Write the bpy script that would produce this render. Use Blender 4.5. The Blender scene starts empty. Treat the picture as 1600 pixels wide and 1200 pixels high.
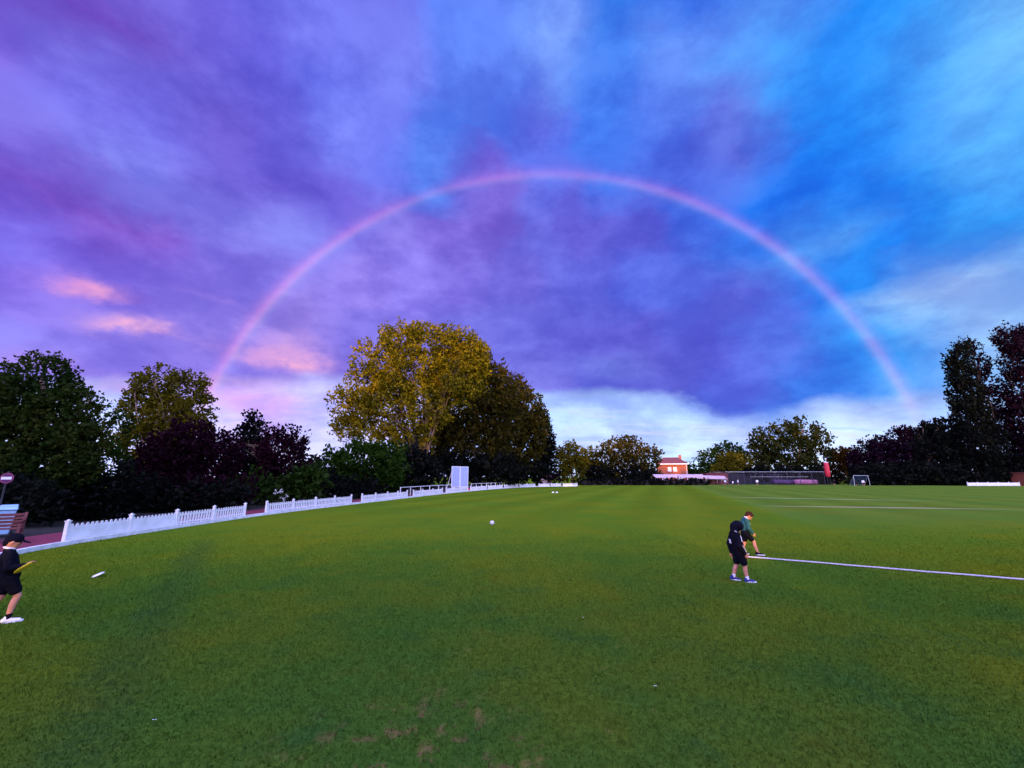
import bpy, bmesh, math, random
import numpy as np
from mathutils import Vector, Matrix, Quaternion

SC = bpy.context.scene
COL = SC.collection
R = math.radians
rng = np.random.default_rng(7)

# ------------------------------------------------------------------ camera
CAM_H, F_PX, HORIZON = 2.15, 640.0, 745.0          # metres, focal length and horizon row of a 1600 x 1200 frame
PITCH = math.atan((HORIZON - 600.0) / F_PX)
cam = bpy.data.cameras.new('camera'); cam_o = bpy.data.objects.new('camera', cam); COL.objects.link(cam_o)
cam.sensor_fit = 'HORIZONTAL'; cam.sensor_width = 36.0; cam.lens = 36.0 * F_PX / 1600.0
cam.clip_start = 0.05; cam.clip_end = 6000.0
cam_o.location = (0, 0, CAM_H); cam_o.rotation_euler = (math.pi / 2 + PITCH, 0, 0)
SC.camera = cam_o

def ray(px, py):
    x = (px - 800.0) / F_PX; y = (600.0 - py) / F_PX
    return Vector((x, math.cos(PITCH) - y * math.sin(PITCH), math.sin(PITCH) + y * math.cos(PITCH)))
def at(px, py, Y):                                  # the point of that sight line at forward distance Y
    d = ray(px, py); return Vector((0, 0, CAM_H)) + d * (Y / d.y)
def ground(px, py):
    d = ray(px, py); t = -CAM_H / d.z; return Vector((d.x * t, d.y * t, 0.0))

# ------------------------------------------------------------------ light
SUN_EL, SUN_AZ = 2.2, 183.5                          # low evening sun behind the camera; azimuth clockwise from +Y
ANTI = Vector((math.sin(R(3.5)) * math.cos(R(SUN_EL)), math.cos(R(3.5)) * math.cos(R(SUN_EL)), -math.sin(R(SUN_EL))))
sun = bpy.data.lights.new('sun', 'SUN'); sun_o = bpy.data.objects.new('sun', sun); COL.objects.link(sun_o)
sun.energy = 5.0; sun.angle = R(0.5); sun.color = (1.0, 0.58, 0.16)
sun_o.rotation_euler = ANTI.to_track_quat('-Z', 'Y').to_euler(); sun_o.location = (-10, -60, 30)

SC.view_settings.view_transform = 'Standard'; SC.view_settings.look = 'None'
SC.view_settings.exposure = 0.0; SC.view_settings.gamma = 1.0; SC.view_settings.use_curve_mapping = False
NISHITA = 0.15

def lin(c):
    c = np.asarray(c, float) / 255.0
    return np.where(c <= 0.04045, c / 12.92, ((c + 0.055) / 1.055) ** 2.4)

class NT:                                            # small node-tree helper
    def __init__(s, tree): s.t = tree; s.n = tree.nodes; s.l = tree.links
    def new(s, kind, **kw):
        n = s.n.new(kind)
        for k, v in kw.items(): setattr(n, k, v)
        return n
    def put(s, sock, v):
        if isinstance(v, bpy.types.NodeSocket): s.l.new(v, sock)
        elif v is not None: sock.default_value = v
    def math(s, op, a, b=None, c=None, clamp=False):
        n = s.new('ShaderNodeMath', operation=op, use_clamp=clamp)
        for i, v in enumerate((a, b, c)): s.put(n.inputs[i], v)
        return n.outputs[0]
    def vmath(s, op, a, b=None, scale=None):
        n = s.new('ShaderNodeVectorMath', operation=op)
        s.put(n.inputs[0], a); s.put(n.inputs[1], b)
        if scale is not None: s.put(n.inputs['Scale'], scale)
        return n.outputs['Value'] if op in ('DOT_PRODUCT', 'LENGTH', 'DISTANCE') else n.outputs['Vector']
    def sep(s, v): n = s.new('ShaderNodeSeparateXYZ'); s.put(n.inputs[0], v); return n.outputs
    def comb(s, x, y, z):
        n = s.new('ShaderNodeCombineXYZ'); s.put(n.inputs[0], x); s.put(n.inputs[1], y); s.put(n.inputs[2], z); return n.outputs[0]
    def noise(s, vec, scale, detail=4, rough=0.55, distortion=0.0):
        n = s.new('ShaderNodeTexNoise'); s.put(n.inputs['Vector'], vec); s.put(n.inputs['Scale'], scale)
        n.inputs['Detail'].default_value = detail; n.inputs['Roughness'].default_value = rough; n.inputs['Distortion'].default_value = distortion
        return n
    def ramp(s, fac, stops, interp='LINEAR'):
        n = s.new('ShaderNodeValToRGB'); cr = n.color_ramp; cr.interpolation = interp
        while len(cr.elements) > 1: cr.elements.remove(cr.elements[-1])
        for i, (p, c) in enumerate(stops):
            e = cr.elements[0] if i == 0 else cr.elements.new(p)
            e.position = p; e.color = (*c[:3], 1.0)
        s.put(n.inputs[0], fac); return n.outputs[0]
    def maprange(s, v, a, b, c=0.0, d=1.0, interp='SMOOTHSTEP'):
        n = s.new('ShaderNodeMapRange', interpolation_type=interp); n.clamp = True
        s.put(n.inputs['Value'], v); n.inputs['From Min'].default_value = a; n.inputs['From Max'].default_value = b
        n.inputs['To Min'].default_value = c; n.inputs['To Max'].default_value = d
        return n.outputs[0]
    def mix(s, fac, a, b, blend='MIX', clamp=True):
        n = s.new('ShaderNodeMix', data_type='RGBA', blend_type=blend); n.clamp_factor = clamp
        for i, v in ((0, fac), (6, a), (7, b)):
            if isinstance(v, (tuple, list)) and len(v) == 3: v = (*v, 1.0)
            s.put(n.inputs[i], v)
        return n.outputs[2]

# colours of the evening sky, sampled where the clouds stand (frame row and column give the direction only)
SKY = [
 (20,20,130,85,210),(150,40,128,82,205),(250,30,125,105,225),(330,20,115,95,220),(400,30,105,95,222),(470,25,120,122,245),(600,30,115,115,235),
 (720,40,95,130,248),(860,20,100,140,250),(960,30,50,130,245),(1080,20,45,115,240),(1200,20,85,150,250),(1330,30,0,140,250),(1450,40,60,160,255),(1585,20,140,190,255),
 (20,110,130,95,222),(110,105,122,118,240),(300,120,118,108,230),(420,120,105,95,222),(510,130,105,115,240),(620,120,120,130,245),(760,110,95,130,245),
 (870,60,120,160,255),(930,110,70,125,240),(1070,90,100,145,250),(1150,110,85,150,250),(1230,100,80,150,252),(1310,80,0,135,250),(1330,120,0,140,250),(1440,80,75,155,255),(1560,120,100,170,255),
 (30,200,125,95,220),(150,180,125,105,232),(250,200,118,110,235),(330,210,118,95,215),(430,190,105,95,220),(530,200,118,128,248),(620,210,105,110,235),
 (700,200,85,130,245),(800,190,85,125,243),(840,205,105,110,232),(920,180,65,120,240),(1060,190,80,115,238),(1150,205,110,115,228),(1210,210,105,118,230),
 (1290,160,40,135,245),(1290,210,0,130,245),(1400,230,0,140,250),(1430,200,80,155,255),(1560,230,95,168,255),
 (30,290,130,85,210),(120,310,135,82,205),(200,260,130,125,240),(300,290,135,118,235),(390,310,125,105,225),(480,300,105,90,215),(560,320,112,92,215),
 (600,250,105,115,238),(680,250,85,135,245),(740,262,118,98,218),(850,240,90,110,235),(960,230,65,115,238),(1080,260,75,100,225),(1250,290,0,115,240),
 (1350,300,0,130,248),(1480,280,0,150,250),(1580,250,100,170,255),(1560,345,40,150,250),
 (40,360,125,105,235),(200,360,140,92,212),(330,370,130,115,232),(420,360,130,130,240),(600,350,145,125,235),(700,360,135,110,225),(770,340,125,98,212),
 (840,360,115,115,232),(900,350,105,95,216),(1000,350,98,96,218),(1090,330,75,105,228),(1200,340,30,115,240),(1250,380,100,150,250),(1300,380,85,160,250),
 (1400,380,0,130,250),(1520,400,30,140,250),(1590,400,80,160,250),
 (60,440,148,112,235),(200,430,135,105,228),(300,430,140,115,232),(400,420,135,115,230),(560,430,155,130,240),(640,440,150,130,245),(720,420,128,108,226),
 (800,440,115,105,222),(900,440,100,102,223),(1000,430,90,106,230),(1060,450,85,103,226),(1150,460,98,103,223),(1200,480,85,110,230),(1290,430,60,120,240),
 (1340,430,0,140,250),(1420,480,110,175,252),(1480,450,130,185,255),(1570,440,150,195,255),
 (30,540,150,130,245),(130,530,150,125,240),(330,530,155,130,240),(450,500,165,135,235),(760,510,130,125,238),(800,520,122,120,235),(900,540,108,104,223),
 (980,530,103,98,218),(1100,550,92,96,220),(1150,590,90,103,228),(1200,560,92,118,236),(1280,600,82,116,233),(1340,590,90,135,243),(1400,540,20,150,250),
 (1440,560,45,150,250),(1460,600,110,165,250),(1560,520,150,195,255),
 (150,592,172,165,252),(140,640,200,205,255),(60,640,190,195,255),(470,600,185,175,252),(500,650,190,180,250),(420,640,198,160,235),(340,600,190,155,240),(860,600,125,120,232),
 (950,590,103,108,226),(1020,600,98,100,217),
 (870,632,165,190,255),(960,632,160,186,250),(1050,632,162,188,252),(1100,622,115,145,243),(1140,635,105,135,240),(1200,640,130,165,250),(1300,640,162,188,252),
 (1420,655,172,192,252),(1480,630,140,180,252),(900,680,182,203,255),(1060,690,188,208,252),(1150,690,200,215,253),(1350,690,192,210,253),(960,715,205,215,253),(1300,720,215,220,250),
 (300,700,205,190,245),(500,720,205,200,250),(100,700,200,195,250),(1500,700,200,210,252),
]
PATCH = [  # larger clouds of the deck: column, row, half widths in degrees, colour, strength
 (150,45,8,2.4,120,74,196,0.6),(120,310,8,2.0,126,78,200,0.7),(480,305,6,2.2,104,86,212,0.6),(740,264,3.2,0.9,112,92,215,0.5),(1170,212,6.5,1.4,106,108,222,0.75),(980,572,9,1.1,98,96,214,0.6),(770,345,5,2.2,118,94,212,0.5),(1010,520,8,2.0,96,94,216,0.5),(330,215,5,3,108,88,212,0.5),(1250,300,8,3.0,0,112,240,0.6),(1320,100,4,4.5,0,134,250,0.8),(1400,330,8,2.2,0,132,250,0.6),(200,268,7,1.8,140,138,248,0.7),(110,105,5,1.8,128,124,245,0.7),(470,20,4,3.0,128,130,250,0.6),(540,205,4,5,124,134,252,0.6),(680,262,4,3,98,135,248,0.4),(870,62,3.5,2.4,130,168,255,0.8),(1075,95,4.5,3,112,155,252,0.7),(1220,110,4.5,2.6,105,165,255,0.7),(1290,385,4.5,1.6,122,172,254,0.85),(1480,195,5,2.2,110,172,255,0.75),(1570,245,4.5,2.4,122,182,255,0.75),(1545,348,3.6,0.5,95,168,255,0.7),(1585,25,5,5,160,202,255,0.8),(1450,70,5,3,88,165,255,0.6),(1400,492,3.2,0.7,165,205,255,0.8),(1450,468,4.0,1.0,170,208,255,0.85),(1530,452,5.0,1.9,172,208,255,0.85),(1180,395,4.5,1.8,125,150,250,0.6),(380,345,6,2.0,140,134,245,0.6),(960,575,4,0.6,130,155,248,0.7),(1560,540,5,2.0,160,200,255,0.7)]
def sky_colour(az, el, pts, cols, sig):
    d = np.array([math.sin(az) * math.cos(el), math.cos(az) * math.cos(el), math.sin(el)])
    ang = np.degrees(np.arccos(np.clip(pts @ d, -1, 1)))
    w = np.exp(-(ang / sig) ** 2) + 1e-3 * np.exp(-(ang / 14.0) ** 2) + 1e-9 / (1 + ang ** 2)
    return (w[:, None] * cols).sum(0) / w.sum()

def build_world():
    w = bpy.data.worlds.new('World'); SC.world = w; w.use_nodes = True
    w.cycles.sampling_method = 'MANUAL'; w.cycles.sample_map_resolution = 512
    t = NT(w.node_tree); t.n.clear()
    gen = t.new('ShaderNodeTexCoord').outputs['Generated']
    dirn = t.vmath('NORMALIZE', gen); x, y, z = t.sep(dirn)
    zc = t.math('MAXIMUM', z, 0.0)
    den = t.math('ADD', zc, 0.13)
    P = t.comb(t.math('DIVIDE', x, den), t.math('DIVIDE', y, den), 0.0)       # flat cloud deck seen in perspective
    Q = t.vmath('MULTIPLY', dirn, (1.0, 1.0, 1.7))
    Pw = t.noise(Q, 4.5, 8, 0.62)
    wr, wg, wb = t.sep(t.vmath('SUBTRACT', Pw.outputs['Color'], (0.5, 0.5, 0.5)))
    el0 = t.math('ARCSINE', z); az0 = t.math('ARCTAN2', x, y)
    az = t.math('MULTIPLY_ADD', wr, 0.20, az0)
    amp = t.math('MULTIPLY_ADD', zc, 0.26, 0.03)
    el = t.math('ADD', el0, t.math('MULTIPLY', wg, amp))
    u = t.math('MULTIPLY_ADD', az, 1 / (2 * math.pi), 0.5)
    high, low = [], []
    for px, py, r, g, b in SKY:
        d = ray(px, py).normalized(); kk = max(0.0, 1 - px / 700.0); c = lin((max(r - 5 - 5 * kk - (26 if 1200 < px and not (py > 430 and r > 90) else 0), 0), g + 5 * kk, b + 3 * kk))
        (low if py >= 620 or (px < 520 and py > 590) else high).append((tuple(d), c))
    pat = []
    for px, py, sx, sy, r, g, b, k in PATCH:
        d = ray(px, py).normalized(); kk = max(0.0, 1 - px / 700.0); pat.append((math.atan2(d.x, d.y), math.asin(d.z), R(sx), R(sy), lin((max(r - 6 * kk - (28 if 1150 < px and not (px > 1380 and py > 420) else 0), 0), g + 8 * kk, b)), k * (0.75 if px > 1000 and r > 50 else 1.0)))
    # the deck carried on round behind: lavender to pale blue, brightening to the sunset side
    back_hi, back_lo = tuple(lin((190, 180, 245))), tuple(lin((240, 215, 225)))
    uL = t.maprange(az, R(-66), 0.0, interp='LINEAR'); uR = t.maprange(az, 0.0, R(66), interp='LINEAR')
    def layer(points, rows, sig, patches):
        dirs = np.array([p for p, c in points]); cols = np.array([c for p, c in points]); out = None
        def val(a, e):
            c = sky_colour(a, e, dirs, cols, sig)
            for pa, pe, sx, sy, pc, k in patches:
                g = k * math.exp(-((a - pa) * math.cos(e) / sx) ** 2 - ((e - pe) / sy) ** 2); c = c * (1 - g) + pc * g
            return c
        for i, e in enumerate(rows):
            v0 = val(0.0, R(e))
            A = t.ramp(uL, [(k / 24.0, val(R(-66 + 66 * k / 24.0), R(e)) if k < 24 else v0) for k in range(25)])
            B = t.ramp(uR, [(k / 24.0, val(R(66 * k / 24.0), R(e)) if k else v0) for k in range(25)])
            rc = t.vmath('SUBTRACT', t.vmath('ADD', A, B), tuple(v0))
            out = rc if i == 0 else t.mix(t.maprange(el, R(rows[i - 1]), R(e), interp='LINEAR'), out, rc)
        return out
    deck = layer(high, [7, 10, 12.5, 15, 17.5, 20, 22.5, 25, 28, 31, 34, 37.5, 41, 45, 49, 54, 60, 75], 2.3, pat)
    pale = layer(low, [0, 3, 6, 9, 12], 3.0, [])
    behind = t.maprange(t.math('ABSOLUTE', az0), R(66), R(150))
    deck = t.mix(behind, deck, back_hi); pale = t.mix(behind, pale, back_lo)
    azs = [-180, -140, -100, -72] + list(np.linspace(-58, 58, 24)) + [72, 100, 140, 180]
    edge_pts = []
    for px, py in ((-30,600),(100,585),(300,590),(480,575),(620,600),(860,612),(960,606),(1040,611),(1095,628),(1140,655),(1190,650),(1260,624),(1340,622),(1420,634),(1480,600),(1580,590)):
        d = ray(px, py).normalized(); edge_pts.append((math.atan2(d.x, d.y), math.asin(d.z)))
    ea = [q[0] for q in edge_pts]; ee = [q[1] for q in edge_pts]
    edge = t.ramp(u, [((a + 180) / 360.0, (np.interp(R(a), ea, ee),) * 3) for a in azs])
    edge = t.math('ADD', t.math('SUBTRACT', el0, t.sep(edge)[0]), t.math('MULTIPLY', wg, 0.05))
    colr = t.mix(t.maprange(edge, R(-0.9), R(0.7)), pale, deck)
    # wisps and darker bellies of the deck
    n2 = t.noise(Q, 6.0, 8, 0.60, 0.1).outputs['Fac']
    n3 = t.noise(t.vmath('MULTIPLY', P, (0.8, 1.0, 1.0)), 0.9, 6, 0.55, 0.6).outputs['Fac']
    n4 = t.noise(t.vmath('MULTIPLY', P, (0.5, 1.3, 1.0)), 2.0, 6, 0.6, 0.4).outputs['Fac']
    n5 = t.noise(Q, 15.0, 7, 0.62, 0.2).outputs['Fac']
    shade = t.math('ADD', t.math('ADD', t.math('ADD', t.maprange(n2, 0.36, 0.64, -0.20, 0.20), 0.745), t.math('MULTIPLY', n5, 0.44)), t.math('MULTIPLY_ADD', n3, 0.3, -0.15))
    colr = t.vmath('MULTIPLY', colr, t.comb(shade, shade, t.math('MULTIPLY_ADD', shade, 0.5, 0.5)))    # rain cloud stays blue where it is thick
    wisp = t.math('MULTIPLY', t.maprange(n2, 0.48, 0.74), t.maprange(n3, 0.40, 0.62))
    colr = t.mix(t.math('MULTIPLY', wisp, 0.15), colr, tuple(lin((140, 170, 255))))
    lowmask = t.maprange(edge, R(-0.5), R(-3.0))
    colr = t.mix(t.math('MULTIPLY', t.math('MULTIPLY', lowmask, t.maprange(n4, 0.52, 0.66)), 0.40), colr, tuple(lin((130, 155, 235))))
    colr = t.vmath('SCALE', colr, scale=t.math('MULTIPLY_ADD', lowmask, 0.42, 1.0))
    colr = t.mix(t.math('MULTIPLY', t.math('MULTIPLY', lowmask, t.maprange(n4, 0.50, 0.36)), 0.40), colr, tuple(lin((226, 228, 255))))
    toward = t.vmath('DOT_PRODUCT', dirn, tuple(-ANTI))                        # clouds brighten, and the deck thins, toward the sunset
    colr = t.vmath('SCALE', colr, scale=t.maprange(toward, -0.38, 0.65, 1.0, 6.0))
    # small sunlit puffs
    brk = t.math('ADD', t.maprange(n2, 0.38, 0.62), t.maprange(n5, 0.40, 0.66, -0.25, 0.35), clamp=True)
    for px, py, sx, sy, c, k in ((165,466,2.6,0.75,(245,170,215),0.85),(225,524,3.6,0.85,(250,185,222),1.0),(140,455,1.6,0.6,(220,150,225),0.5),(455,562,4.4,1.7,(240,175,222),0.85),
                                 (385,560,2.0,1.0,(235,170,225),0.5),(400,632,4.5,1.4,(232,172,228),0.75),(70,565,2.6,1.0,(205,150,230),0.5),(190,605,2.4,1.0,(215,160,235),0.6),(320,470,2.6,0.7,(180,145,240),0.5)):
        d = ray(px, py).normalized(); a, e = math.atan2(d.x, d.y), math.asin(d.z)
        qa = t.math('MULTIPLY_ADD', az, 1 / R(sx), -a / R(sx)); qe = t.math('MULTIPLY_ADD', el, 1 / R(sy), -e / R(sy))
        qe = t.math('MULTIPLY', qe, t.math('MULTIPLY_ADD', t.math('LESS_THAN', qe, 0.0), 0.7, 0.8))
        rr = t.math('ADD', t.math('MULTIPLY', qa, qa), t.math('MULTIPLY', qe, qe))
        g = t.math('EXPONENT', t.math('MULTIPLY', rr, -1.0))
        g = t.math('MULTIPLY', g, t.math('MULTIPLY_ADD', brk, 0.75, 0.4))
        colr = t.mix(t.math('MULTIPLY', g, k), colr, tuple(lin(c)))
    # rainbow: a cone round the point opposite the sun, the same from every place
    ang = t.math('ARCCOSINE', t.vmath('DOT_PRODUCT', dirn, tuple(ANTI)))
    bow = t.ramp(t.maprange(ang, R(39.6), R(43.3), interp='LINEAR'),
        [(0.0,(0,0,0)),(0.25,(.005,.006,.03)),(0.40,(.01,.03,.05)),(0.50,(.08,.07,.06)),(0.58,(.22,.11,.08)),(0.68,(.28,.07,.06)),(0.80,(.08,.01,.02)),(1.0,(0,0,0))], 'B_SPLINE')
    fade = t.math('MULTIPLY', t.maprange(el0, R(3.5), R(10)), t.math('MULTIPLY_ADD', n3, 1.3, 0.35))
    left = t.maprange(az0, R(-34), R(-8), 1.75, 1.0); right = t.maprange(az0, R(12), R(34), 1.0, 1.55)
    fade = t.math('MULTIPLY', fade, t.math('MULTIPLY', left, right))
    colr = t.vmath('ADD', colr, t.vmath('SCALE', bow, scale=t.math('MULTIPLY', fade, 0.56)))
    inside = t.math('MULTIPLY', t.maprange(ang, R(41.5), R(33), 0.0, 0.012), t.maprange(el0, R(4), R(12)))
    colr = t.vmath('ADD', colr, t.vmath('SCALE', (1.0, 0.6, 0.9), scale=inside))
    # the clear air above the clouds, with the glow round the low sun
    sky = t.new('ShaderNodeTexSky', sky_type='NISHITA'); sky.sun_disc = False
    sky.sun_elevation = R(SUN_EL); sky.sun_rotation = R(SUN_AZ); sky.air_density = 1.0; sky.dust_density = 2.0; sky.ozone_density = 2.0
    bg1 = t.new('ShaderNodeBackground'); t.put(bg1.inputs[0], colr); bg1.inputs[1].default_value = 1.0
    bg2 = t.new('ShaderNodeBackground'); t.put(bg2.inputs[0], sky.outputs[0]); t.put(bg2.inputs[1], t.maprange(toward, -0.25, 0.55, 0.0, NISHITA))
    add = t.new('ShaderNodeAddShader'); t.l.new(bg1.outputs[0], add.inputs[0]); t.l.new(bg2.outputs[0], add.inputs[1])
    out = t.new('ShaderNodeOutputWorld'); t.l.new(add.outputs[0], out.inputs[0])
build_world()

# ------------------------------------------------------------------ object helpers
def tag(o, label=None, cat=None, group=None, kind=None):
    if label: o['label'] = label
    if cat: o['category'] = cat
    if group: o['group'] = group
    if kind: o['kind'] = kind
    return o
def empty(name, loc=(0, 0, 0), rz=0.0, label=None, cat=None, group=None):
    o = bpy.data.objects.new(name, None); COL.objects.link(o); o.location = loc; o.rotation_euler = (0, 0, rz)
    o.empty_display_size = 0.2
    return tag(o, label, cat, group)
def link_mesh(name, me, mat, parent=None, loc=None):
    o = bpy.data.objects.new(name, me); COL.objects.link(o)
    if mat and not me.materials: me.materials.append(mat)
    if parent: o.parent = parent
    if loc is not None: o.location = loc
    return o
def np_mesh(name, verts, faces_flat, per, mat, parent=None, smooth=False):
    me = bpy.data.meshes.new(name); n = len(verts); k = len(faces_flat) // per
    me.vertices.add(n); me.vertices.foreach_set('co', np.asarray(verts, np.float32).ravel())
    me.loops.add(k * per); me.loops.foreach_set('vertex_index', np.asarray(faces_flat, np.int32))
    me.polygons.add(k); me.polygons.foreach_set('loop_start', np.arange(0, k * per, per, dtype=np.int32))
    me.polygons.foreach_set('loop_total', np.full(k, per, np.int32))
    if smooth: me.polygons.foreach_set('use_smooth', np.ones(k, bool))
    me.update(calc_edges=True)
    return link_mesh(name, me, mat, parent)
class MB:                                            # collects shapes, builds one mesh
    def __init__(s): s.v = []; s.f = []
    def add(s, vs, fs):
        b = len(s.v); s.v += [tuple(v) for v in vs]; s.f += [tuple(i + b for i in f) for f in fs]; return s
    def box(s, c, d, rot=None):
        c = Vector(c); h = Vector(d) / 2
        vs = [Vector((sx * h.x, sy * h.y, sz * h.z)) for sz in (-1, 1) for sy in (-1, 1) for sx in (-1, 1)]
        if rot is not None: vs = [rot @ v for v in vs]
        return s.add([v + c for v in vs], [(0,2,3,1),(4,5,7,6),(0,1,5,4),(2,6,7,3),(0,4,6,2),(1,3,7,5)])
    def bar(s, a, b, w, h):                          # box beam from a to b, width w level, height h
        a, b = Vector(a), Vector(b); d = b - a; q = d.to_track_quat('X', 'Z').to_matrix()
        return s.box((a + b) / 2, (d.length, w, h), q)
    def tube(s, pts, rad, n=8, cap=True):
        pts = [Vector(p) for p in pts]; rad = [rad] * len(pts) if isinstance(rad, (int, float)) else rad
        vs = []; fs = []; up = Vector((0.123, 0.31, 0.94)).normalized()
        for i, p in enumerate(pts):
            d = (pts[min(i + 1, len(pts) - 1)] - pts[max(i - 1, 0)]).normalized()
            if abs(d.dot(up)) > 0.95: up = Vector((1, 0.1, 0)).normalized()
            a = d.cross(up).normalized(); b = d.cross(a)
            for k in range(n):
                t = 2 * math.pi * k / n; vs.append(p + (a * math.cos(t) + b * math.sin(t)) * rad[i])
        for i in range(len(pts) - 1):
            for k in range(n):
                k2 = (k + 1) % n; fs.append((i*n+k, i*n+k2, (i+1)*n+k2, (i+1)*n+k))
        if cap: fs.append(tuple(range(n - 1, -1, -1))); fs.append(tuple((len(pts)-1)*n + k for k in range(n)))
        return s.add(vs, fs)
    def ball(s, c, r, nu=12, nv=8, rot=None):
        c = Vector(c); r = Vector((r, r, r)) if isinstance(r, (int, float)) else Vector(r); vs = []; fs = []
        for j in range(1, nv):
            ph = math.pi * j / nv
            for i in range(nu):
                th = 2 * math.pi * i / nu; v = Vector((r.x*math.sin(ph)*math.cos(th), r.y*math.sin(ph)*math.sin(th), r.z*math.cos(ph)))
                vs.append(c + (rot @ v if rot is not None else v))
        t = Vector((0, 0, r.z)); 
        if rot is not None: t = rot @ t
        vs += [c + t, c - t]; T = len(vs) - 2; B = T + 1
        for j in range(nv - 2):
            for i in range(nu):
                i2 = (i + 1) % nu; fs.append((j*nu+i, (j+1)*nu+i, (j+1)*nu+i2, j*nu+i2))
        for i in range(nu):
            i2 = (i + 1) % nu; fs.append((T, i, i2)); fs.append((B, (nv-2)*nu+i2, (nv-2)*nu+i))
        return s.add(vs, fs)
    def capsule(s, a, b, ra, rb, n=12):
        a, b = Vector(a), Vector(b); d = b - a; L = d.length
        if L < 1e-6: return s.ball(a, ra)
        u = d / L; q = u.to_track_quat('Z', 'X').to_matrix(); vs = []; fs = []; rings = []
        for k in range(1, 5): t = math.pi/2 * k/4; rings.append((-ra*math.cos(t), ra*math.sin(t)))
        for k in range(0, 4): t = math.pi/2 * k/4; rings.append((L + rb*math.sin(t), rb*math.cos(t)))
        for z, r in rings:
            for i in range(n):
                th = 2*math.pi*i/n; vs.append(a + q @ Vector((r*math.cos(th), r*math.sin(th), z)))
        m = len(rings); vs += [a - u*ra, b + u*rb]
        for j in range(m - 1):
            for i in range(n): i2 = (i+1) % n; fs.append((j*n+i, j*n+i2, (j+1)*n+i2, (j+1)*n+i))
        for i in range(n): i2 = (i+1) % n; fs.append((m*n, i2, i)); fs.append((m*n+1, (m-1)*n+i, (m-1)*n+i2))
        return s.add(vs, fs)
    def lathe(s, prof, n=16, c=(0, 0, 0)):           # profile of (radius, z)
        c = Vector(c); vs = []; fs = []
        for r, z in prof:
            for i in range(n): th = 2*math.pi*i/n; vs.append(c + Vector((r*math.cos(th), r*math.sin(th), z)))
        for j in range(len(prof) - 1):
            for i in range(n): i2 = (i+1) % n; fs.append((j*n+i, j*n+i2, (j+1)*n+i2, (j+1)*n+i))
        fs.append(tuple(range(n-1, -1, -1))); fs.append(tuple((len(prof)-1)*n + i for i in range(n)))
        return s.add(vs, fs)
    def build(s, name, mat, parent=None, smooth=False, voxel=None, bevel=None, soft=2):
        me = bpy.data.meshes.new(name); me.from_pydata(s.v, [], s.f); me.update()
        o = link_mesh(name, me, mat, parent)
        if smooth or voxel: me.polygons.foreach_set('use_smooth', np.ones(len(me.polygons), bool))
        if voxel:
            m = o.modifiers.new('skin', 'REMESH'); m.mode = 'VOXEL'; m.voxel_size = voxel; m.use_smooth_shade = True
            m = o.modifiers.new('soft', 'SMOOTH'); m.iterations = soft; m.factor = 0.5
        if bevel:
            m = o.modifiers.new('bevel', 'BEVEL'); m.width = bevel; m.segments = 2; m.limit_method = 'ANGLE'
        return o

# ------------------------------------------------------------------ materials
def material(name, col, rough=0.7, var=0.25, scale=6.0, bump=0.15, spec=0.3, col2=None, detail=6, metal=0.0):
    m = bpy.data.materials.new(name); m.use_nodes = True; t = NT(m.node_tree); b = t.n['Principled BSDF']
    pos = t.new('ShaderNodeTexCoord').outputs['Object']
    n = t.noise(pos, scale, detail, 0.65).outputs['Fac']
    c = np.array(col, float); d = np.array(col2, float) if col2 is not None else c * (1 - var)
    base = t.ramp(n, [(0.30, d), (0.62, c), (1.0, np.minimum(c * (1 + var * 0.5), 0.95))])
    t.put(b.inputs['Base Color'], base); b.inputs['Roughness'].default_value = rough
    b.inputs['Specular IOR Level'].default_value = spec; b.inputs['Metallic'].default_value = metal
    if bump:
        bn = t.new('ShaderNodeBump'); bn.inputs['Strength'].default_value = bump; bn.inputs['Distance'].default_value = 0.02
        t.put(bn.inputs['Height'], t.noise(pos, scale * 6, 3).outputs['Fac']); t.l.new(bn.outputs[0], b.inputs['Normal'])
    return m
def leaf_material(name, cols, trans=0.25, rough=0.7, patch=0.35):
    m = bpy.data.materials.new(name); m.use_nodes = True; t = NT(m.node_tree); t.n.clear()
    geo = t.new('ShaderNodeNewGeometry'); rnd = geo.outputs['Random Per Island']
    nz = t.noise(geo.outputs['Position'], patch, 3).outputs['Fac']
    f = t.math('ADD', t.math('MULTIPLY', rnd, 0.42), t.math('MULTIPLY_ADD', nz, 1.5, -0.46), clamp=True)
    k = len(cols) - 1
    c = t.ramp(f, [(i / k, x) for i, x in enumerate(cols)])
    d = t.new('ShaderNodeBsdfDiffuse'); t.put(d.inputs['Color'], c)
    tr = t.new('ShaderNodeBsdfTranslucent'); t.put(tr.inputs['Color'], c)
    gl = t.new('ShaderNodeBsdfGlossy'); gl.inputs['Roughness'].default_value = 0.55; gl.inputs['Color'].default_value = (0.9, 0.9, 0.9, 1)
    ms = t.new('ShaderNodeMixShader'); ms.inputs[0].default_value = trans; t.l.new(d.outputs[0], ms.inputs[1]); t.l.new(tr.outputs[0], ms.inputs[2])
    m2 = t.new('ShaderNodeMixShader'); m2.inputs[0].default_value = 0.003; t.l.new(ms.outputs[0], m2.inputs[1]); t.l.new(gl.outputs[0], m2.inputs[2])
    o = t.new('ShaderNodeOutputMaterial'); t.l.new(m2.outputs[0], o.inputs[0])
    return m
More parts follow.
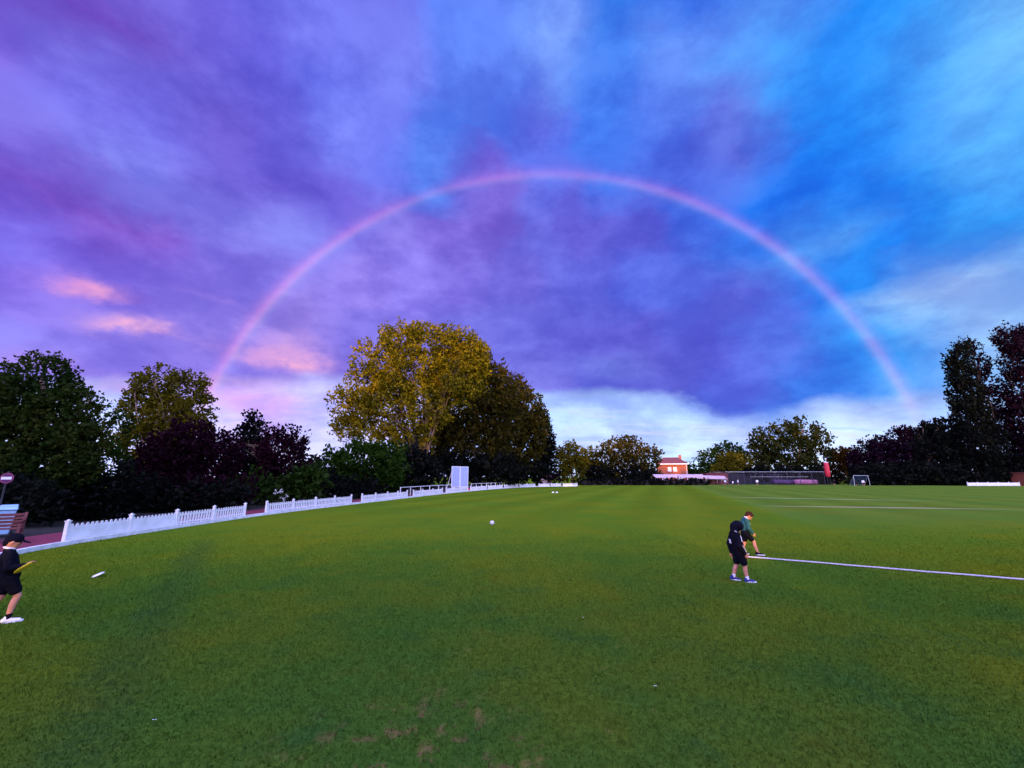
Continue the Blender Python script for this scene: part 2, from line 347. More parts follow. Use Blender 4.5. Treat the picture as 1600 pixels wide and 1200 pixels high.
def grass_material():
    m = bpy.data.materials.new('mown_grass'); m.use_nodes = True; t = NT(m.node_tree); b = t.n['Principled BSDF']
    pos = t.new('ShaderNodeNewGeometry').outputs['Position']; x, y, z = t.sep(pos); P = t.comb(x, y, 0.0)
    big = t.noise(P, 0.16, 4, 0.6).outputs['Fac']; mid = t.noise(P, 0.9, 5, 0.65).outputs['Fac']; fine = t.noise(P, 9.0, 6, 0.75).outputs['Fac']; tiny = t.noise(P, 55.0, 4, 0.8).outputs['Fac']
    near_shade_fade = t.maprange(t.math('ADD', t.vmath('LENGTH', P), t.math('MULTIPLY_ADD', big, 14.0, -7.0)), 2.5, 19.0)     # near end greener, its colour also darkened for the shade down between blades
    c = t.mix(t.maprange(big, 0.36, 0.64), t.mix(near_shade_fade, (0.042, 0.112, 0.0139), (0.081, 0.152, 0.0098)), t.mix(near_shade_fade, (0.079, 0.122, 0.0112), (0.119, 0.158, 0.0084)))
    c = t.mix(t.math('MULTIPLY', t.maprange(mid, 0.50, 0.70), 0.60), c, t.mix(near_shade_fade, (0.024, 0.084, 0.0181), (0.066, 0.132, 0.0112)))
    c = t.mix(t.math('MULTIPLY', t.maprange(mid, 0.48, 0.28), 0.45), c, t.mix(near_shade_fade, (0.094, 0.106, 0.0098), (0.143, 0.152, 0.0084)))
    c = t.mix(t.math('MULTIPLY', t.maprange(fine, 0.48, 0.72), 0.55), c, t.mix(near_shade_fade, (0.013, 0.036, 0.0042), (0.055, 0.086, 0.0056)))
    # worn, drier ground: bare scuffs near the front, the used strips of the square further out
    near = t.math('MULTIPLY', t.maprange(t.vmath('DISTANCE', P, (-0.75, 3.75, 0.0)), 0.25, 1.5, 1.0, 0.0), t.maprange(t.noise(P, 4.3, 6, 0.7).outputs['Fac'], 0.53, 0.64))
    near2 = t.math('MULTIPLY', t.maprange(t.vmath('DISTANCE', P, (0.6, 4.6, 0.0)), 0.5, 2.8, 0.6, 0.0), t.maprange(t.noise(P, 2.1, 5, 0.6).outputs['Fac'], 0.60, 0.68))
    near3 = t.math('MULTIPLY', t.maprange(t.vmath('DISTANCE', P, (-0.9, 3.4, 0.0)), 0.4, 2.6, 0.8, 0.0), t.maprange(t.noise(P, 1.3, 4, 0.6).outputs['Fac'], 0.60, 0.72))
    c = t.mix(t.math('MULTIPLY', near, t.math('MULTIPLY_ADD', fine, 1.2, 0.1)), c, (0.20, 0.115, 0.050))
    c = t.mix(near2, c, (0.20, 0.155, 0.045))
    c = t.mix(t.math('MULTIPLY', near3, 0.5), c, (0.05, 0.11, 0.035))
    def strip(a, bb, w, wob):
        a, bb = Vector(a), Vector(bb); d = (bb - a); L = d.length; d /= L
        rel = t.vmath('SUBTRACT', P, (a.x, a.y, 0.0))
        al = t.vmath('DOT_PRODUCT', rel, (d.x, d.y, 0.0)); ac = t.vmath('DOT_PRODUCT', rel, (-d.y, d.x, 0.0))
        ac = t.math('ABSOLUTE', t.math('ADD', ac, t.math('MULTIPLY_ADD', mid, wob, -wob / 2)))
        e = t.math('MULTIPLY', t.maprange(ac, w, w * 0.35), t.math('MULTIPLY', t.maprange(al, -1.0, 2.0), t.maprange(al, L, L - 10, 0.0, 1.0)))
        return e, al
    e1, al1 = strip(ground(1150, 777), ground(1520, 784), 0.75, 0.3)
    c = t.mix(t.math('MULTIPLY', e1, 0.95), c, (0.36, 0.34, 0.15))
    e2, al2 = strip(ground(1195, 790.5), ground(1700, 797.5), 0.75, 0.4)
    c = t.mix(t.math('MULTIPLY', e2, 0.95), c, t.ramp(t.maprange(al2, 0, 22), [(0, (0.30, 0.26, 0.10)), (0.25, (0.48, 0.33, 0.20)), (0.5, (0.42, 0.29, 0.15)), (0.75, (0.26, 0.26, 0.09)), (1, (0.24, 0.26, 0.08))]))
    # edge of the differently mown square, and the mower's wide bands
    mow = t.math('SUBTRACT', x, t.math('MULTIPLY_ADD', y, 0.36, 6.5))
    sq = t.math('MULTIPLY', t.maprange(mow, -0.4, 0.6), t.maprange(y, 15, 25))
    c = t.mix(t.math('MULTIPLY', sq, 0.35), c, (0.085, 0.160, 0.030))
    band = t.math('SINE', t.math('MULTIPLY', t.math('ADD', x, t.math('MULTIPLY', y, -0.36)), 1.15))
    c = t.vmath('SCALE', c, scale=t.math('MULTIPLY_ADD', t.math('MULTIPLY', band, t.maprange(y, 12, 36)), 0.085, 1.0))
    a_, b_ = ground(322, 842), ground(170, 1080); dd = (b_ - a_).normalized(); rel = t.vmath('SUBTRACT', P, (a_.x, a_.y, 0.0))
    trk = t.math('ABSOLUTE', t.math('ADD', t.vmath('DOT_PRODUCT', rel, (-dd.y, dd.x, 0.0)), t.math('MULTIPLY_ADD', mid, 0.5, -0.25)))
    trk = t.math('MULTIPLY', t.maprange(trk, 0.62, 0.02), t.maprange(t.vmath('DOT_PRODUCT', rel, (dd.x, dd.y, 0.0)), -1.0, 2.5))
    c = t.mix(t.math('MULTIPLY', trk, t.maprange(fine, 0.35, 0.6, 0.15, 0.48)), c, (0.026, 0.070, 0.018))                     # a wheel track in the turf
    tuft = t.noise(P, 17.0, 4, 0.6).outputs['Fac']
    c = t.vmath('SCALE', c, scale=t.math('MULTIPLY', t.maprange(tuft, 0.32, 0.62, 0.76, 1.10), t.math('MULTIPLY_ADD', tiny, 1.0, 0.52)))
    t.put(b.inputs['Base Color'], c); b.inputs['Roughness'].default_value = 0.9; b.inputs['Specular IOR Level'].default_value = 0.0
    h = t.math('ADD', t.math('MULTIPLY', tiny, 0.5), t.math('MULTIPLY', fine, 0.8))
    bn = t.new('ShaderNodeBump'); bn.inputs['Strength'].default_value = 0.7; bn.inputs['Distance'].default_value = 0.03
    t.put(bn.inputs['Height'], h); t.l.new(bn.outputs[0], b.inputs['Normal'])
    return m

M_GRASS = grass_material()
M_PATH = material('red_tarmac', (0.19, 0.026, 0.045), 0.85, 0.35, 4.0, 0.3)
M_WHITE = material('white_paint', (0.80, 0.79, 0.78), 0.5, 0.14, 2.5, 0.1, col2=(0.62, 0.61, 0.58))
M_KERB = material('whitewashed_kerb', (0.78, 0.77, 0.76), 0.7, 0.2, 3.0, 0.2, col2=(0.5, 0.5, 0.46))
M_BARK = material('bark', (0.20, 0.13, 0.085), 0.9, 0.5, 3.0, 0.5)
M_BARK_PALE = material('pale_bark', (0.28, 0.16, 0.09), 0.85, 0.4, 2.0, 0.4)
M_BARK_DARK = material('dark_bark', (0.03, 0.022, 0.02), 0.9, 0.5, 3.0, 0.5)
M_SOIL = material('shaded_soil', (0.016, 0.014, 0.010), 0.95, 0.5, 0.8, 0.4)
M_WOOD = material('red_brown_wood', (0.17, 0.05, 0.045), 0.55, 0.4, 9.0, 0.2)
M_STEEL = material('galvanised_steel', (0.42, 0.44, 0.46), 0.45, 0.2, 5.0, 0.05, metal=0.5)
M_DARK = material('dark_rubber', (0.02, 0.02, 0.022), 0.6, 0.3, 8.0, 0.05)
M_BRICK = material('red_brick', (0.34, 0.09, 0.045), 0.85, 0.35, 9.0, 0.3)
M_ROOF = material('roof_tile', (0.16, 0.045, 0.045), 0.8, 0.35, 7.0, 0.3)
M_GLASS = material('window_glass', (0.05, 0.06, 0.07), 0.08, 0.2, 2.0, 0.0, spec=0.6)
L_GOLD = leaf_material('poplar_leaf', [(0.022,0.028,0.002),(0.072,0.068,0.003),(0.190,0.145,0.004),(0.320,0.200,0.005)])
L_OLIVE = leaf_material('olive_leaf', [(0.0168, 0.016, 0.0022), (0.042, 0.0339, 0.0026), (0.0714, 0.05, 0.0035)])
L_GREEN = leaf_material('dark_green_leaf', [(0.006, 0.0132, 0.0022), (0.014, 0.033, 0.0033), (0.025, 0.054, 0.005)])
L_MID = leaf_material('mid_green_leaf', [(0.0049, 0.0123, 0.0015), (0.013, 0.035, 0.0023), (0.0244, 0.0535, 0.0039)])
L_COPPER = leaf_material('copper_leaf', [(0.0042, 0.001, 0.0032), (0.0126, 0.0019, 0.0065), (0.0231, 0.0031, 0.0086)])
L_RUST = leaf_material('rust_leaf', [(0.0147, 0.0095, 0.0022), (0.0441, 0.0217, 0.0031), (0.0784, 0.0369, 0.0044)])
L_RED = leaf_material('red_tinged_leaf', [(0.003, 0.0013, 0.0047), (0.0081, 0.0023, 0.007), (0.0189, 0.0041, 0.0117)])
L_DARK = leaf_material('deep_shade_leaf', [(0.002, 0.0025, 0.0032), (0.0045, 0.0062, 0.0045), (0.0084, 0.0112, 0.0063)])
L_YELLOW = leaf_material('yellow_green_leaf', [(0.0336, 0.0336, 0.0024), (0.0672, 0.0626, 0.0032), (0.1092, 0.085, 0.004)])
L_AUTUMN = leaf_material('turning_leaf', [(0.005, 0.012, 0.0022), (0.011, 0.026, 0.0033), (0.026, 0.038, 0.0044), (0.045, 0.04, 0.005)])
L_FAR = leaf_material('far_green_leaf', [(0.006, 0.012, 0.0033), (0.022, 0.028, 0.0044), (0.055, 0.05, 0.0055)])
L_DUSK = leaf_material('dusky_poplar_leaf', [(0.0084, 0.0105, 0.0022), (0.0216, 0.0223, 0.0031), (0.051, 0.0409, 0.0044), (0.072, 0.0465, 0.0053)])
L_BLOSSOM = leaf_material('white_blossom', [(0.6,0.6,0.55),(0.8,0.8,0.75)])

# ------------------------------------------------------------------ ground
def sheet(name, pts, mat, z=0.0, parent=None):
    me = bpy.data.meshes.new(name); me.from_pydata([(p[0], p[1], z) for p in pts], [], [tuple(range(len(pts)))]); me.update()
    return link_mesh(name, me, mat, parent)
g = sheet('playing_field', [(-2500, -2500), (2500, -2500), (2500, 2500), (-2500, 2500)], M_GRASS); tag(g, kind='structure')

def grass_blades():
    N = 560000
    Y = 2.0 + 18 * rng.random(N) ** 1.3; X = (rng.random(N) * 2 - 1) * (Y * 1.32 + 0.6)
    keep = rng.random(N) < np.clip((Y * 1.32 + 0.6) / 8.0, 0.3, 1.0) * np.clip((20 - Y) / 12, 0, 1) ** 1.5
    X, Y = X[keep], Y[keep]; n = len(X)
    a = rng.random(n) * 6.283; hh = (0.012 + 0.020 * rng.random(n)) * (1 + 0.05 * Y); w = 0.0028 * (1 + 0.14 * Y); ln = rng.normal(0, 0.45, (n, 2)) * hh[:, None]
    dx, dy = np.cos(a) * w, np.sin(a) * w
    v = np.empty((n, 3, 3), np.float32)
    v[:, 0] = np.stack([X - dx, Y - dy, np.zeros(n)], 1); v[:, 1] = np.stack([X + dx, Y + dy, np.zeros(n)], 1)
    v[:, 2] = np.stack([X + ln[:, 0], Y + ln[:, 1], hh], 1)
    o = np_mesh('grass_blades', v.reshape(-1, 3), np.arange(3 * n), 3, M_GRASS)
    tag(o, 'short mown green grass covering the near field', 'grass', kind='stuff')
grass_blades()

# boundary curve: foot of the kerb on the left, read off the frame and carried to the far corner
BND = [(-120,898),(-50,883),(0,872.5),(50,861.5),(95,852),(200,837),(273,826),(332,817),(381,809.2),(413,805),(457,799.4),(492,795.2),(522,791.7),(548,788.6),(586,784.2),(621,780),(650,776.4),(692,771.6),(731,767.8),(762,765),(785,763.2),(810,761.6),(835,760.4),(860,759.9),(905,759.8)]
_pp = [ground(a, b) for a, b in BND]
_px = np.array([a for a, b in BND], float); _X = np.array([p.x for p in _pp]); _Y = np.array([p.y for p in _pp])
_k = np.array([.25, .5, .25])
for _ in range(2):
    _X[1:-1] = np.convolve(_X, _k, 'valid'); _Y[1:-1] = np.convolve(_Y, _k, 'valid')
def proj_px(X, Y): return 800.0 + F_PX * X / (Y * math.cos(PITCH) - CAM_H * math.sin(PITCH))
_px = np.array([proj_px(x, y) for x, y in zip(_X, _Y)])
def bnd_at(px, off):                                 # the point off metres outside that is seen at column px
    q = px
    for _ in range(12):
        p, d = bnd(q, off); q += 0.7 * (px - proj_px(p.x, p.y))
    return bnd(q, off)
def bnd(px, off=0.0):                                # point of the boundary, off metres outside it
    X, Y = np.interp(px, _px, _X), np.interp(px, _px, _Y)
    X2, Y2 = np.interp(px + 6, _px, _X), np.interp(px + 6, _px, _Y); X1, Y1 = np.interp(px - 6, _px, _X), np.interp(px - 6, _px, _Y)
    d = Vector((X2 - X1, Y2 - Y1, 0)).normalized()
    return Vector((X, Y, 0)) + Vector((-d.y, d.x, 0)) * off, d
def ribbon(name, px0, px1, o0, o1, z, mat, n=60, height=None):
    vs = []; fs = []; pl = np.linspace(px0, px1, n)
    for p in pl:
        a, d = bnd(p, o0); b, d = bnd(p, o1)
        if height: vs += [(a.x, a.y, -0.02), (a.x, a.y, height), (b.x, b.y, height), (b.x, b.y, -0.02)]
        else: vs += [(a.x, a.y, z), (b.x, b.y, z)]
    if height:
        for i in range(n - 1):
            for k in range(3): fs.append((i*4+k, (i+1)*4+k, (i+1)*4+k+1, i*4+k+1))
        fs += [(0,1,2,3), tuple((n-1)*4 + k for k in (3,2,1,0))]
    else: fs = [(i*2, (i+1)*2, (i+1)*2+1, i*2+1) for i in range(n - 1)]
    m = MB(); m.add(vs, fs); return tag(m.build(name, mat), kind='structure')
ribbon('kerb', -118, 902, 0.0, 0.13, 0, M_KERB, 160, 0.13)
ribbon('footpath', -118, 838, 0.13, 3.0, 0.06, M_PATH, 120)
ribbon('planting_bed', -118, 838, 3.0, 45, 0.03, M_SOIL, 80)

# ------------------------------------------------------------------ picket fences
FENCE_H = 0.66
def picket_mesh(w, h, t):
    m = MB(); hw = w / 2; prof = [(-hw,0.05),(hw,0.05),(hw,h-0.05),(hw*0.72,h-0.018),(0,h),(-hw*0.72,h-0.018),(-hw,h-0.05)]
    n = len(prof); vs = [(x, -t/2, z) for x, z in prof] + [(x, t/2, z) for x, z in prof]
    fs = [tuple(range(n)), tuple(range(2*n-1, n-1, -1))] + [(i, n+i, n+(i+1) % n, (i+1) % n) for i in range(n)]
    m.add(vs, fs); me = bpy.data.meshes.new('picket'); me.from_pydata(m.v, [], m.f); me.update(); me.materials.append(M_WHITE); return me
PICK = picket_mesh(0.088, FENCE_H - 0.02, 0.018)
def post_mesh():
    m = MB(); m.box((0,0,0.36), (0.10,0.10,0.72)); m.box((0,0,0.735), (0.13,0.13,0.03)); m.ball((0,0,0.76), (0.045,0.045,0.03), 8, 5)
    me = bpy.data.meshes.new('post'); me.from_pydata(m.v, [], m.f); me.update(); me.materials.append(M_WHITE); return me
POSTM = post_mesh()
def fence_section(pxs, label, solid=(), single=True, npick=13, group='white picket fence sections round the field'):
    root_p, d0 = bnd_at(pxs[0], 0.22); root = empty('picket_fence', root_p, 0, label, 'fence', group)
    P = [bnd_at(p, 0.22)[0] for p in pxs]; joined = MB()
    for p in P:
        o = link_mesh('post', POSTM, None, root, p - root_p); o.rotation_euler = (R(random.uniform(-1.2, 1.2)), R(random.uniform(-1.2, 1.2)), math.atan2(d0.y, d0.x))
    for i in range(len(P) - 1):
        a, b = P[i] - root_p, P[i+1] - root_p; d = (b - a); L = d.length; d /= L; out = Vector((d.y, -d.x, 0)); ang = math.atan2(d.y, d.x)
        for z in (0.20, 0.52):
            m = MB(); m.bar(a + d*0.05 + Vector((0,0,z)) - out*0.02, b - d*0.05 + Vector((0,0,z)) - out*0.02, 0.03, 0.07); m.build('rail', M_WHITE, root)
        if i in solid:
            m = MB(); m.bar(a + d*0.055 + Vector((0,0,0.31)) + out*0.022, b - d*0.055 + Vector((0,0,0.31)) + out*0.022, 0.012, 0.46); m.build('backing_board', M_WHITE, root)
        n = npick if single else max(6, int(L / 0.165))
        for k in range(n):
            q = a + d * (0.05 + (L - 0.1) * (k + 0.5) / n) + out * 0.008
            if single:
                o = link_mesh('picket', PICK, None, root, q + Vector((0, 0, random.uniform(-0.008, 0.006))))
                o.rotation_euler = (0, R(random.uniform(-1.0, 1.0)), ang); o.scale = ((L - 0.1) / n / 0.155, 1, 1)
            else:
                joined.box(q + Vector((0, 0, 0.34)), (0.088, 0.018, 0.56), Matrix.Rotation(ang, 3, 'Z')); joined.box(q + Vector((0, 0, 0.635)), (0.05, 0.016, 0.05), Matrix.Rotation(ang, 3, 'Z'))
    if not single: o = joined.build('picket_row', M_WHITE, root); o['kind'] = 'stuff'
    return root
random.seed(3)
fence_section([99, 200, 273, 332, 381], 'nearest white picket fence, boarded solid on its left half', (0, 1))
fence_section([415, 457, 492, 522, 548], 'white picket fence with open slats, second section from the left')
fence_section([565, 586, 605, 621, 636], 'white picket fence section ending just before the white rail begins')
fence_section([645.5, 660, 676, 691], 'short white picket section left of the sight screen', single=False)
fence_section([697, 709, 720, 731], 'white picket section directly in front of the sight screen', single=False)
fence_section([735, 744, 753, 760.5], 'white picket section just right of the sight screen', single=False)
fence_section([763, 774, 785], 'white picket section, second one right of the sight screen', single=False)
fence_section([788, 799, 809], 'white picket section, third one right of the sight screen', single=False)
fence_section([812, 824, 836], 'white picket section before the far corner of the field', single=False)
fence_section([842, 851, 858], 'small white picket section at the far corner by the pale cottage', single=False)
fence_section([861, 870, 876], 'pale white picket section right of the far corner gap', single=False)
fence_section([880, 892, 902], 'last white picket section, ending at the far hedge', single=False)

# ------------------------------------------------------------------ trees
def unit(a): return a / np.maximum(np.linalg.norm(a, axis=-1, keepdims=True), 1e-9)
def wavy(p, wl, rg):                                 # cheap smooth noise, about -1..1
    s = np.zeros(len(p))
    for _ in range(6):
        k = unit(rg.normal(size=3)) * 2 * math.pi / (wl * rg.uniform(0.7, 1.5)); s += np.sin(p @ k + rg.uniform(0, 6.28))
    return s / 2.4
def leaf_cloud(blobs, s, cover, rg, up=0.5, gap=-0.55, m=9, spread=0.5, length=2.4, shell=0.5, gapwl=None):
    """blobs: (centre, radii) in metres. Returns leaf quads for twig clumps spread through them."""
    cen = []; axis = []
    for c, r in blobs:
        c = np.array(c, float); r = np.array(r, float)
        area = 4 * math.pi * ((r[0]*r[1]) ** 1.6 / 3 + (r[0]*r[2]) ** 1.6 / 3 + (r[1]*r[2]) ** 1.6 / 3) ** (1 / 1.6)
        n = max(6, int(cover * 1.7 * area / (s * s * m)))
        d = unit(rg.normal(size=(n, 3))); q = shell + (1.03 - shell) * rg.random(n) ** 0.6
        p = c + d * q[:, None] * r
        g = wavy(p, gapwl or max(r.mean() * 0.8, s * 6), np.random.default_rng(11))
        k = (g > gap) & (p[:, 2] > 0.1)
        cen.append(p[k]); axis.append(unit(d[k] / r * r.mean() + np.array([0, 0, up]) + 0.45 * rg.normal(size=(k.sum(), 3))))
    cen = np.concatenate(cen); axis = np.concatenate(axis); n = len(cen)
    L = s * length * (0.6 + 0.8 * rg.random(n))
    t = (rg.random((n, m)) - 0.25)
    pos = cen[:, None] + axis[:, None] * (t * L[:, None])[..., None] + rg.normal(size=(n, m, 3)) * s * spread * (1.15 - 0.7 * np.clip(t, 0, 1))[..., None]
    pos = pos.reshape(-1, 3); ax = np.repeat(axis, m, 0)
    u = unit(ax + 0.9 * rg.normal(size=ax.shape)); w = unit(np.cross(u, rg.normal(size=ax.shape)))
    ls = (s * (0.7 + 0.6 * rg.random(len(pos))))[:, None]; ws = ls * 0.72; nrm = np.cross(u, w)
    v = np.empty((len(pos), 4, 3), np.float32)
    v[:, 0] = pos - u * ls * 0.55; v[:, 1] = pos + w * ws * 0.5 + nrm * ls * 0.12; v[:, 2] = pos + u * ls * 0.55; v[:, 3] = pos - w * ws * 0.5 + nrm * ls * 0.12
    v[..., 2] = np.maximum(v[..., 2], 0.02)
    return v.reshape(-1, 3)
LEAVES = [0]
def crown(name, v, mat, parent):
    k = len(v) // 4; LEAVES[0] += k; return np_mesh(name, v, np.arange(4 * k), 4, mat, parent)
def limb(m, a, b, r0, r1, rg, bend=0.12, n=6, sides=7):
    a, b = Vector(a), Vector(b); L = (b - a).length; pts = []; rad = []
    o = Vector(rg.normal(size=3)) * L * bend
    for i in range(n + 1):
        t = i / n; pts.append(a.lerp(b, t) + o * math.sin(math.pi * t) * 0.6 + Vector(rg.normal(size=3)) * L * 0.012 * (0 < i < n)); rad.append(r0 + (r1 - r0) * t ** 0.8)
    m.tube(pts, rad, sides); return pts
def px_blobs(lst, Y, deep=0.9):
    out = []
    for b in lst:
        cx, cy, rx, ry = b[:4]; y = Y + (b[4] if len(b) > 4 else 0.0)
        p = at(cx, cy, y); k = y / 657.0
        out.append(((p.x, y, p.z), (rx * k, deep * (rx + ry) / 2 * k, ry * k)))
    return out
TREE_SEED = [100]
def tree(name, label, base_px, Y, blobs, leaf, s_px=6.0, cover=1.5, trunk_r=0.25, bark=None, group=None, cat='tree', limbs=6, up=0.5, gap=-0.55, deep=0.9, shell=0.5, extra=None, spread=0.5, length=2.4, m=9, gapwl=None, stems=1):
    TREE_SEED[0] += 1; rg = np.random.default_rng(TREE_SEED[0])
    B = px_blobs(blobs, Y, deep); bx = at(base_px, HORIZON, Y).x; k = Y / 657.0
    root = empty(name, (bx, Y, 0), 0, label, cat, group); off = np.array([bx, Y, 0.0])
    Bl = [(np.array(c) - off, r) for c, r in B]
    tr = MB(); top = max(Bl, key=lambda q: q[0][2] + q[1][2] * 0.5)
    for sidx in range(stems):
        foot = Vector((rg.normal() * 0.3 * (stems > 1), rg.normal() * 0.3 * (stems > 1), 0))
        tgt = Bl[int(rg.integers(len(Bl)))] if sidx else top
        pts = limb(tr, foot, Vector(tgt[0]) + Vector((0, 0, tgt[1][2] * 0.3)), trunk_r, trunk_r * 0.3, rg, 0.05, 8, 9)
        for j in range(limbs):
            c, r = Bl[int(rg.integers(len(Bl)))]; d = unit(rg.normal(size=3)); d[2] = abs(d[2])
            e = np.array(c) + d * np.array(r) * 0.85; i0 = int(rg.integers(2, 7))
            if e[2] < pts[i0].z * 0.6: continue
            q = limb(tr, pts[i0], e, trunk_r * 0.45 * (1 - i0 / 12), trunk_r * 0.08, rg, 0.08, 5, 5)
            for _ in range(2):
                e2 = np.array(q[3]) + unit(rg.normal(size=3) + np.array([0, 0, 0.6])) * np.mean(r) * 0.5
                limb(tr, q[3], e2, trunk_r * 0.16, trunk_r * 0.05, rg, 0.08, 3, 4)
    tr.build('trunk', bark or M_BARK, root, smooth=True)
    crown('crown', leaf_cloud(Bl, s_px * k, cover, rg, up, gap, m, spread, length, shell, gapwl), leaf, root)
    if extra:
        for nm, bl, lf, sp, cv in extra:
            crown(nm, leaf_cloud([(np.array(c) - off, r) for c, r in px_blobs(bl, Y, deep)], sp * k, cv, rg, up, -0.2), lf, root)
    return root

# left bank behind the path, near to far
tree('broadleaf_tree', 'broad dark green tree with a rusty top at the left edge', 40, 20.5,
     [(60,605,48,52),(20,640,45,50),(100,650,42,52),(50,680,80,45),(125,700,32,45),(-20,690,60,60),(-60,640,50,60),(60,735,90,30),(-10,745,60,28)], L_AUTUMN, 5.4, 2.4, 0.28, limbs=8, gap=-1.0, up=0.45)
tree('twiggy_tree', 'slender open tree with sparse leaves between the two big left trees', 150, 24,
     [(140,625,12,20),(165,650,20,20),(150,690,26,30),(180,675,26,26),(165,735,34,36)], L_GREEN, 5.5, 1.1, 0.09, limbs=9, gap=-0.3)
tree('twin_topped_tree', 'golden olive tree with two rounded tops left of the rainbow foot', 262, 33,
     [(243,602,30,32),(225,640,32,36),(255,655,38,36),(295,610,24,30),(306,645,24,34),(230,690,45,36),(290,690,36,36),(250,735,50,30)], L_YELLOW, 5.0, 2.3, 0.22, limbs=12, gap=-0.9, stems=2)
tree('copper_beech', 'dark maroon copper beech rising above the fence gap', 290, 28.5,
     [(290,700,50,42),(250,730,48,44),(330,715,48,38),(300,765,95,30),(220,760,26,34)], L_COPPER, 5.2, 2.0, 0.22, limbs=5, gap=-1.6, shell=0.35)
tree('cone_shaped_tree', 'dark cone shaped tree beyond the copper beech', 395, 37,
     [(393,662,14,18),(395,685,26,22),(390,712,36,26),(395,742,46,30)], L_DARK, 5.2, 2.0, 0.2, limbs=4, gap=-1.5, shell=0.35)
tree('purple_shrub', 'purple leaved shrub with thin upright twigs against the sky', 440, 35,
     [(440,715,36,34),(465,690,14,22),(430,695,18,26),(455,742,45,30),(350,700,14,20)], L_COPPER, 4.8, 1.6, 0.08, cat='shrub', limbs=14, gap=-0.9, length=3.4)
tree('rounded_bush', 'rounded green bush in front of the tall poplar', 560, 47,
     [(560,722,52,30),(525,735,40,28),(600,725,38,34),(565,752,62,20)], L_MID, 5, 1.9, 0.12, cat='shrub', limbs=5, gap=-1.6, shell=0.35)
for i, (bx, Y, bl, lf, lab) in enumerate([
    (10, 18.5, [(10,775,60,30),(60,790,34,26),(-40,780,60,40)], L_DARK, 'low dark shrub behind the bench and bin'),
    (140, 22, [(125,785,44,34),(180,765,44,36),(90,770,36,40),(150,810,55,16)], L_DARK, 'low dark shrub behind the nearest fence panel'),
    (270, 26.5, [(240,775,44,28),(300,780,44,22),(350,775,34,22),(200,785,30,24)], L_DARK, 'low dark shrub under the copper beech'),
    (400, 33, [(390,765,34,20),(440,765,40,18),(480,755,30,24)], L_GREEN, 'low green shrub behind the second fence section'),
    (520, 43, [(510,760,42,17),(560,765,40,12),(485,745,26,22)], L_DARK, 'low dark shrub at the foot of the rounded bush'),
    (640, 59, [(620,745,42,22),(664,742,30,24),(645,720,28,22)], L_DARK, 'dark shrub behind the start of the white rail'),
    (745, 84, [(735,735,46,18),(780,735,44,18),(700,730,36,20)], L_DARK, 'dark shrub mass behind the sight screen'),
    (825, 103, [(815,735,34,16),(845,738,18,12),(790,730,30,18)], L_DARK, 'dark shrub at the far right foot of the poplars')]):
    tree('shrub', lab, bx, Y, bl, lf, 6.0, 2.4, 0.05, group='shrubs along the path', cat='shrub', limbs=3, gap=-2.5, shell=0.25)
b = tree('flowering_shrub', 'low shrub with a few white flowers behind the fence', 437, 31, [(437,778,12,7),(428,774,8,6)], L_GREEN, 4.5, 1.5, 0.03, cat='shrub', limbs=3,
     extra=[('blossom', [(434,772,7,4),(445,778,4,4)], L_BLOSSOM, 2.2, 0.12)])

# the tall poplars on the left bank
tree('tall_poplar', 'tallest golden poplar with pale branches above the white rail', 655, 72,
     [(625,535,34,30),(675,540,44,32),(715,552,40,36),(590,565,38,34),(650,580,62,40),(570,610,40,40),(545,640,34,34),(600,640,44,44),(545,668,24,18),(660,630,50,50),(705,600,42,44),(590,685,36,22),(640,688,36,30),(735,585,26,40),(738,560,24,30),
      (620,517,14,14),(650,520,12,14),(697,520,13,14),(560,548,10,12)], L_GOLD, 4.3, 2.2, 0.30, M_BARK_PALE, 'tall poplars on the left bank', limbs=12, up=0.8, gap=-0.55, stems=4, shell=0.35, gapwl=4.2, m=18, length=3.6, spread=0.75)
tree('tall_poplar', 'dark leafy poplar right behind the tallest one', 745, 90,
     [(738,572,34,38),(762,596,32,40),(782,615,26,36),(720,640,50,50),(770,650,44,54),(735,700,60,44),(790,640,26,40),(690,690,44,44),(668,705,34,34),(700,650,34,46)], L_DUSK, 4.3, 1.9, 0.4, M_BARK, 'tall poplars on the left bank', limbs=12, up=0.7, gap=-1.0, stems=2)
tree('tall_poplar', 'brownish poplar, last but one at the right end of the row', 800, 101,
     [(802,618,26,34),(824,645,24,38),(840,668,18,34),(790,670,36,50),(825,690,26,40),(790,715,44,30)], L_DUSK, 4.3, 1.8, 0.35, M_BARK, 'tall poplars on the left bank', limbs=10, up=0.7, gap=-1.0)
tree('tall_poplar', 'small dark poplar at the right end of the row', 845, 110,
     [(838,660,18,30),(848,690,16,34),(840,720,24,24),(855,705,10,24)], L_DARK, 4.2, 1.8, 0.3, M_BARK, 'tall poplars on the left bank', limbs=7, up=0.7, gap=-1.0)

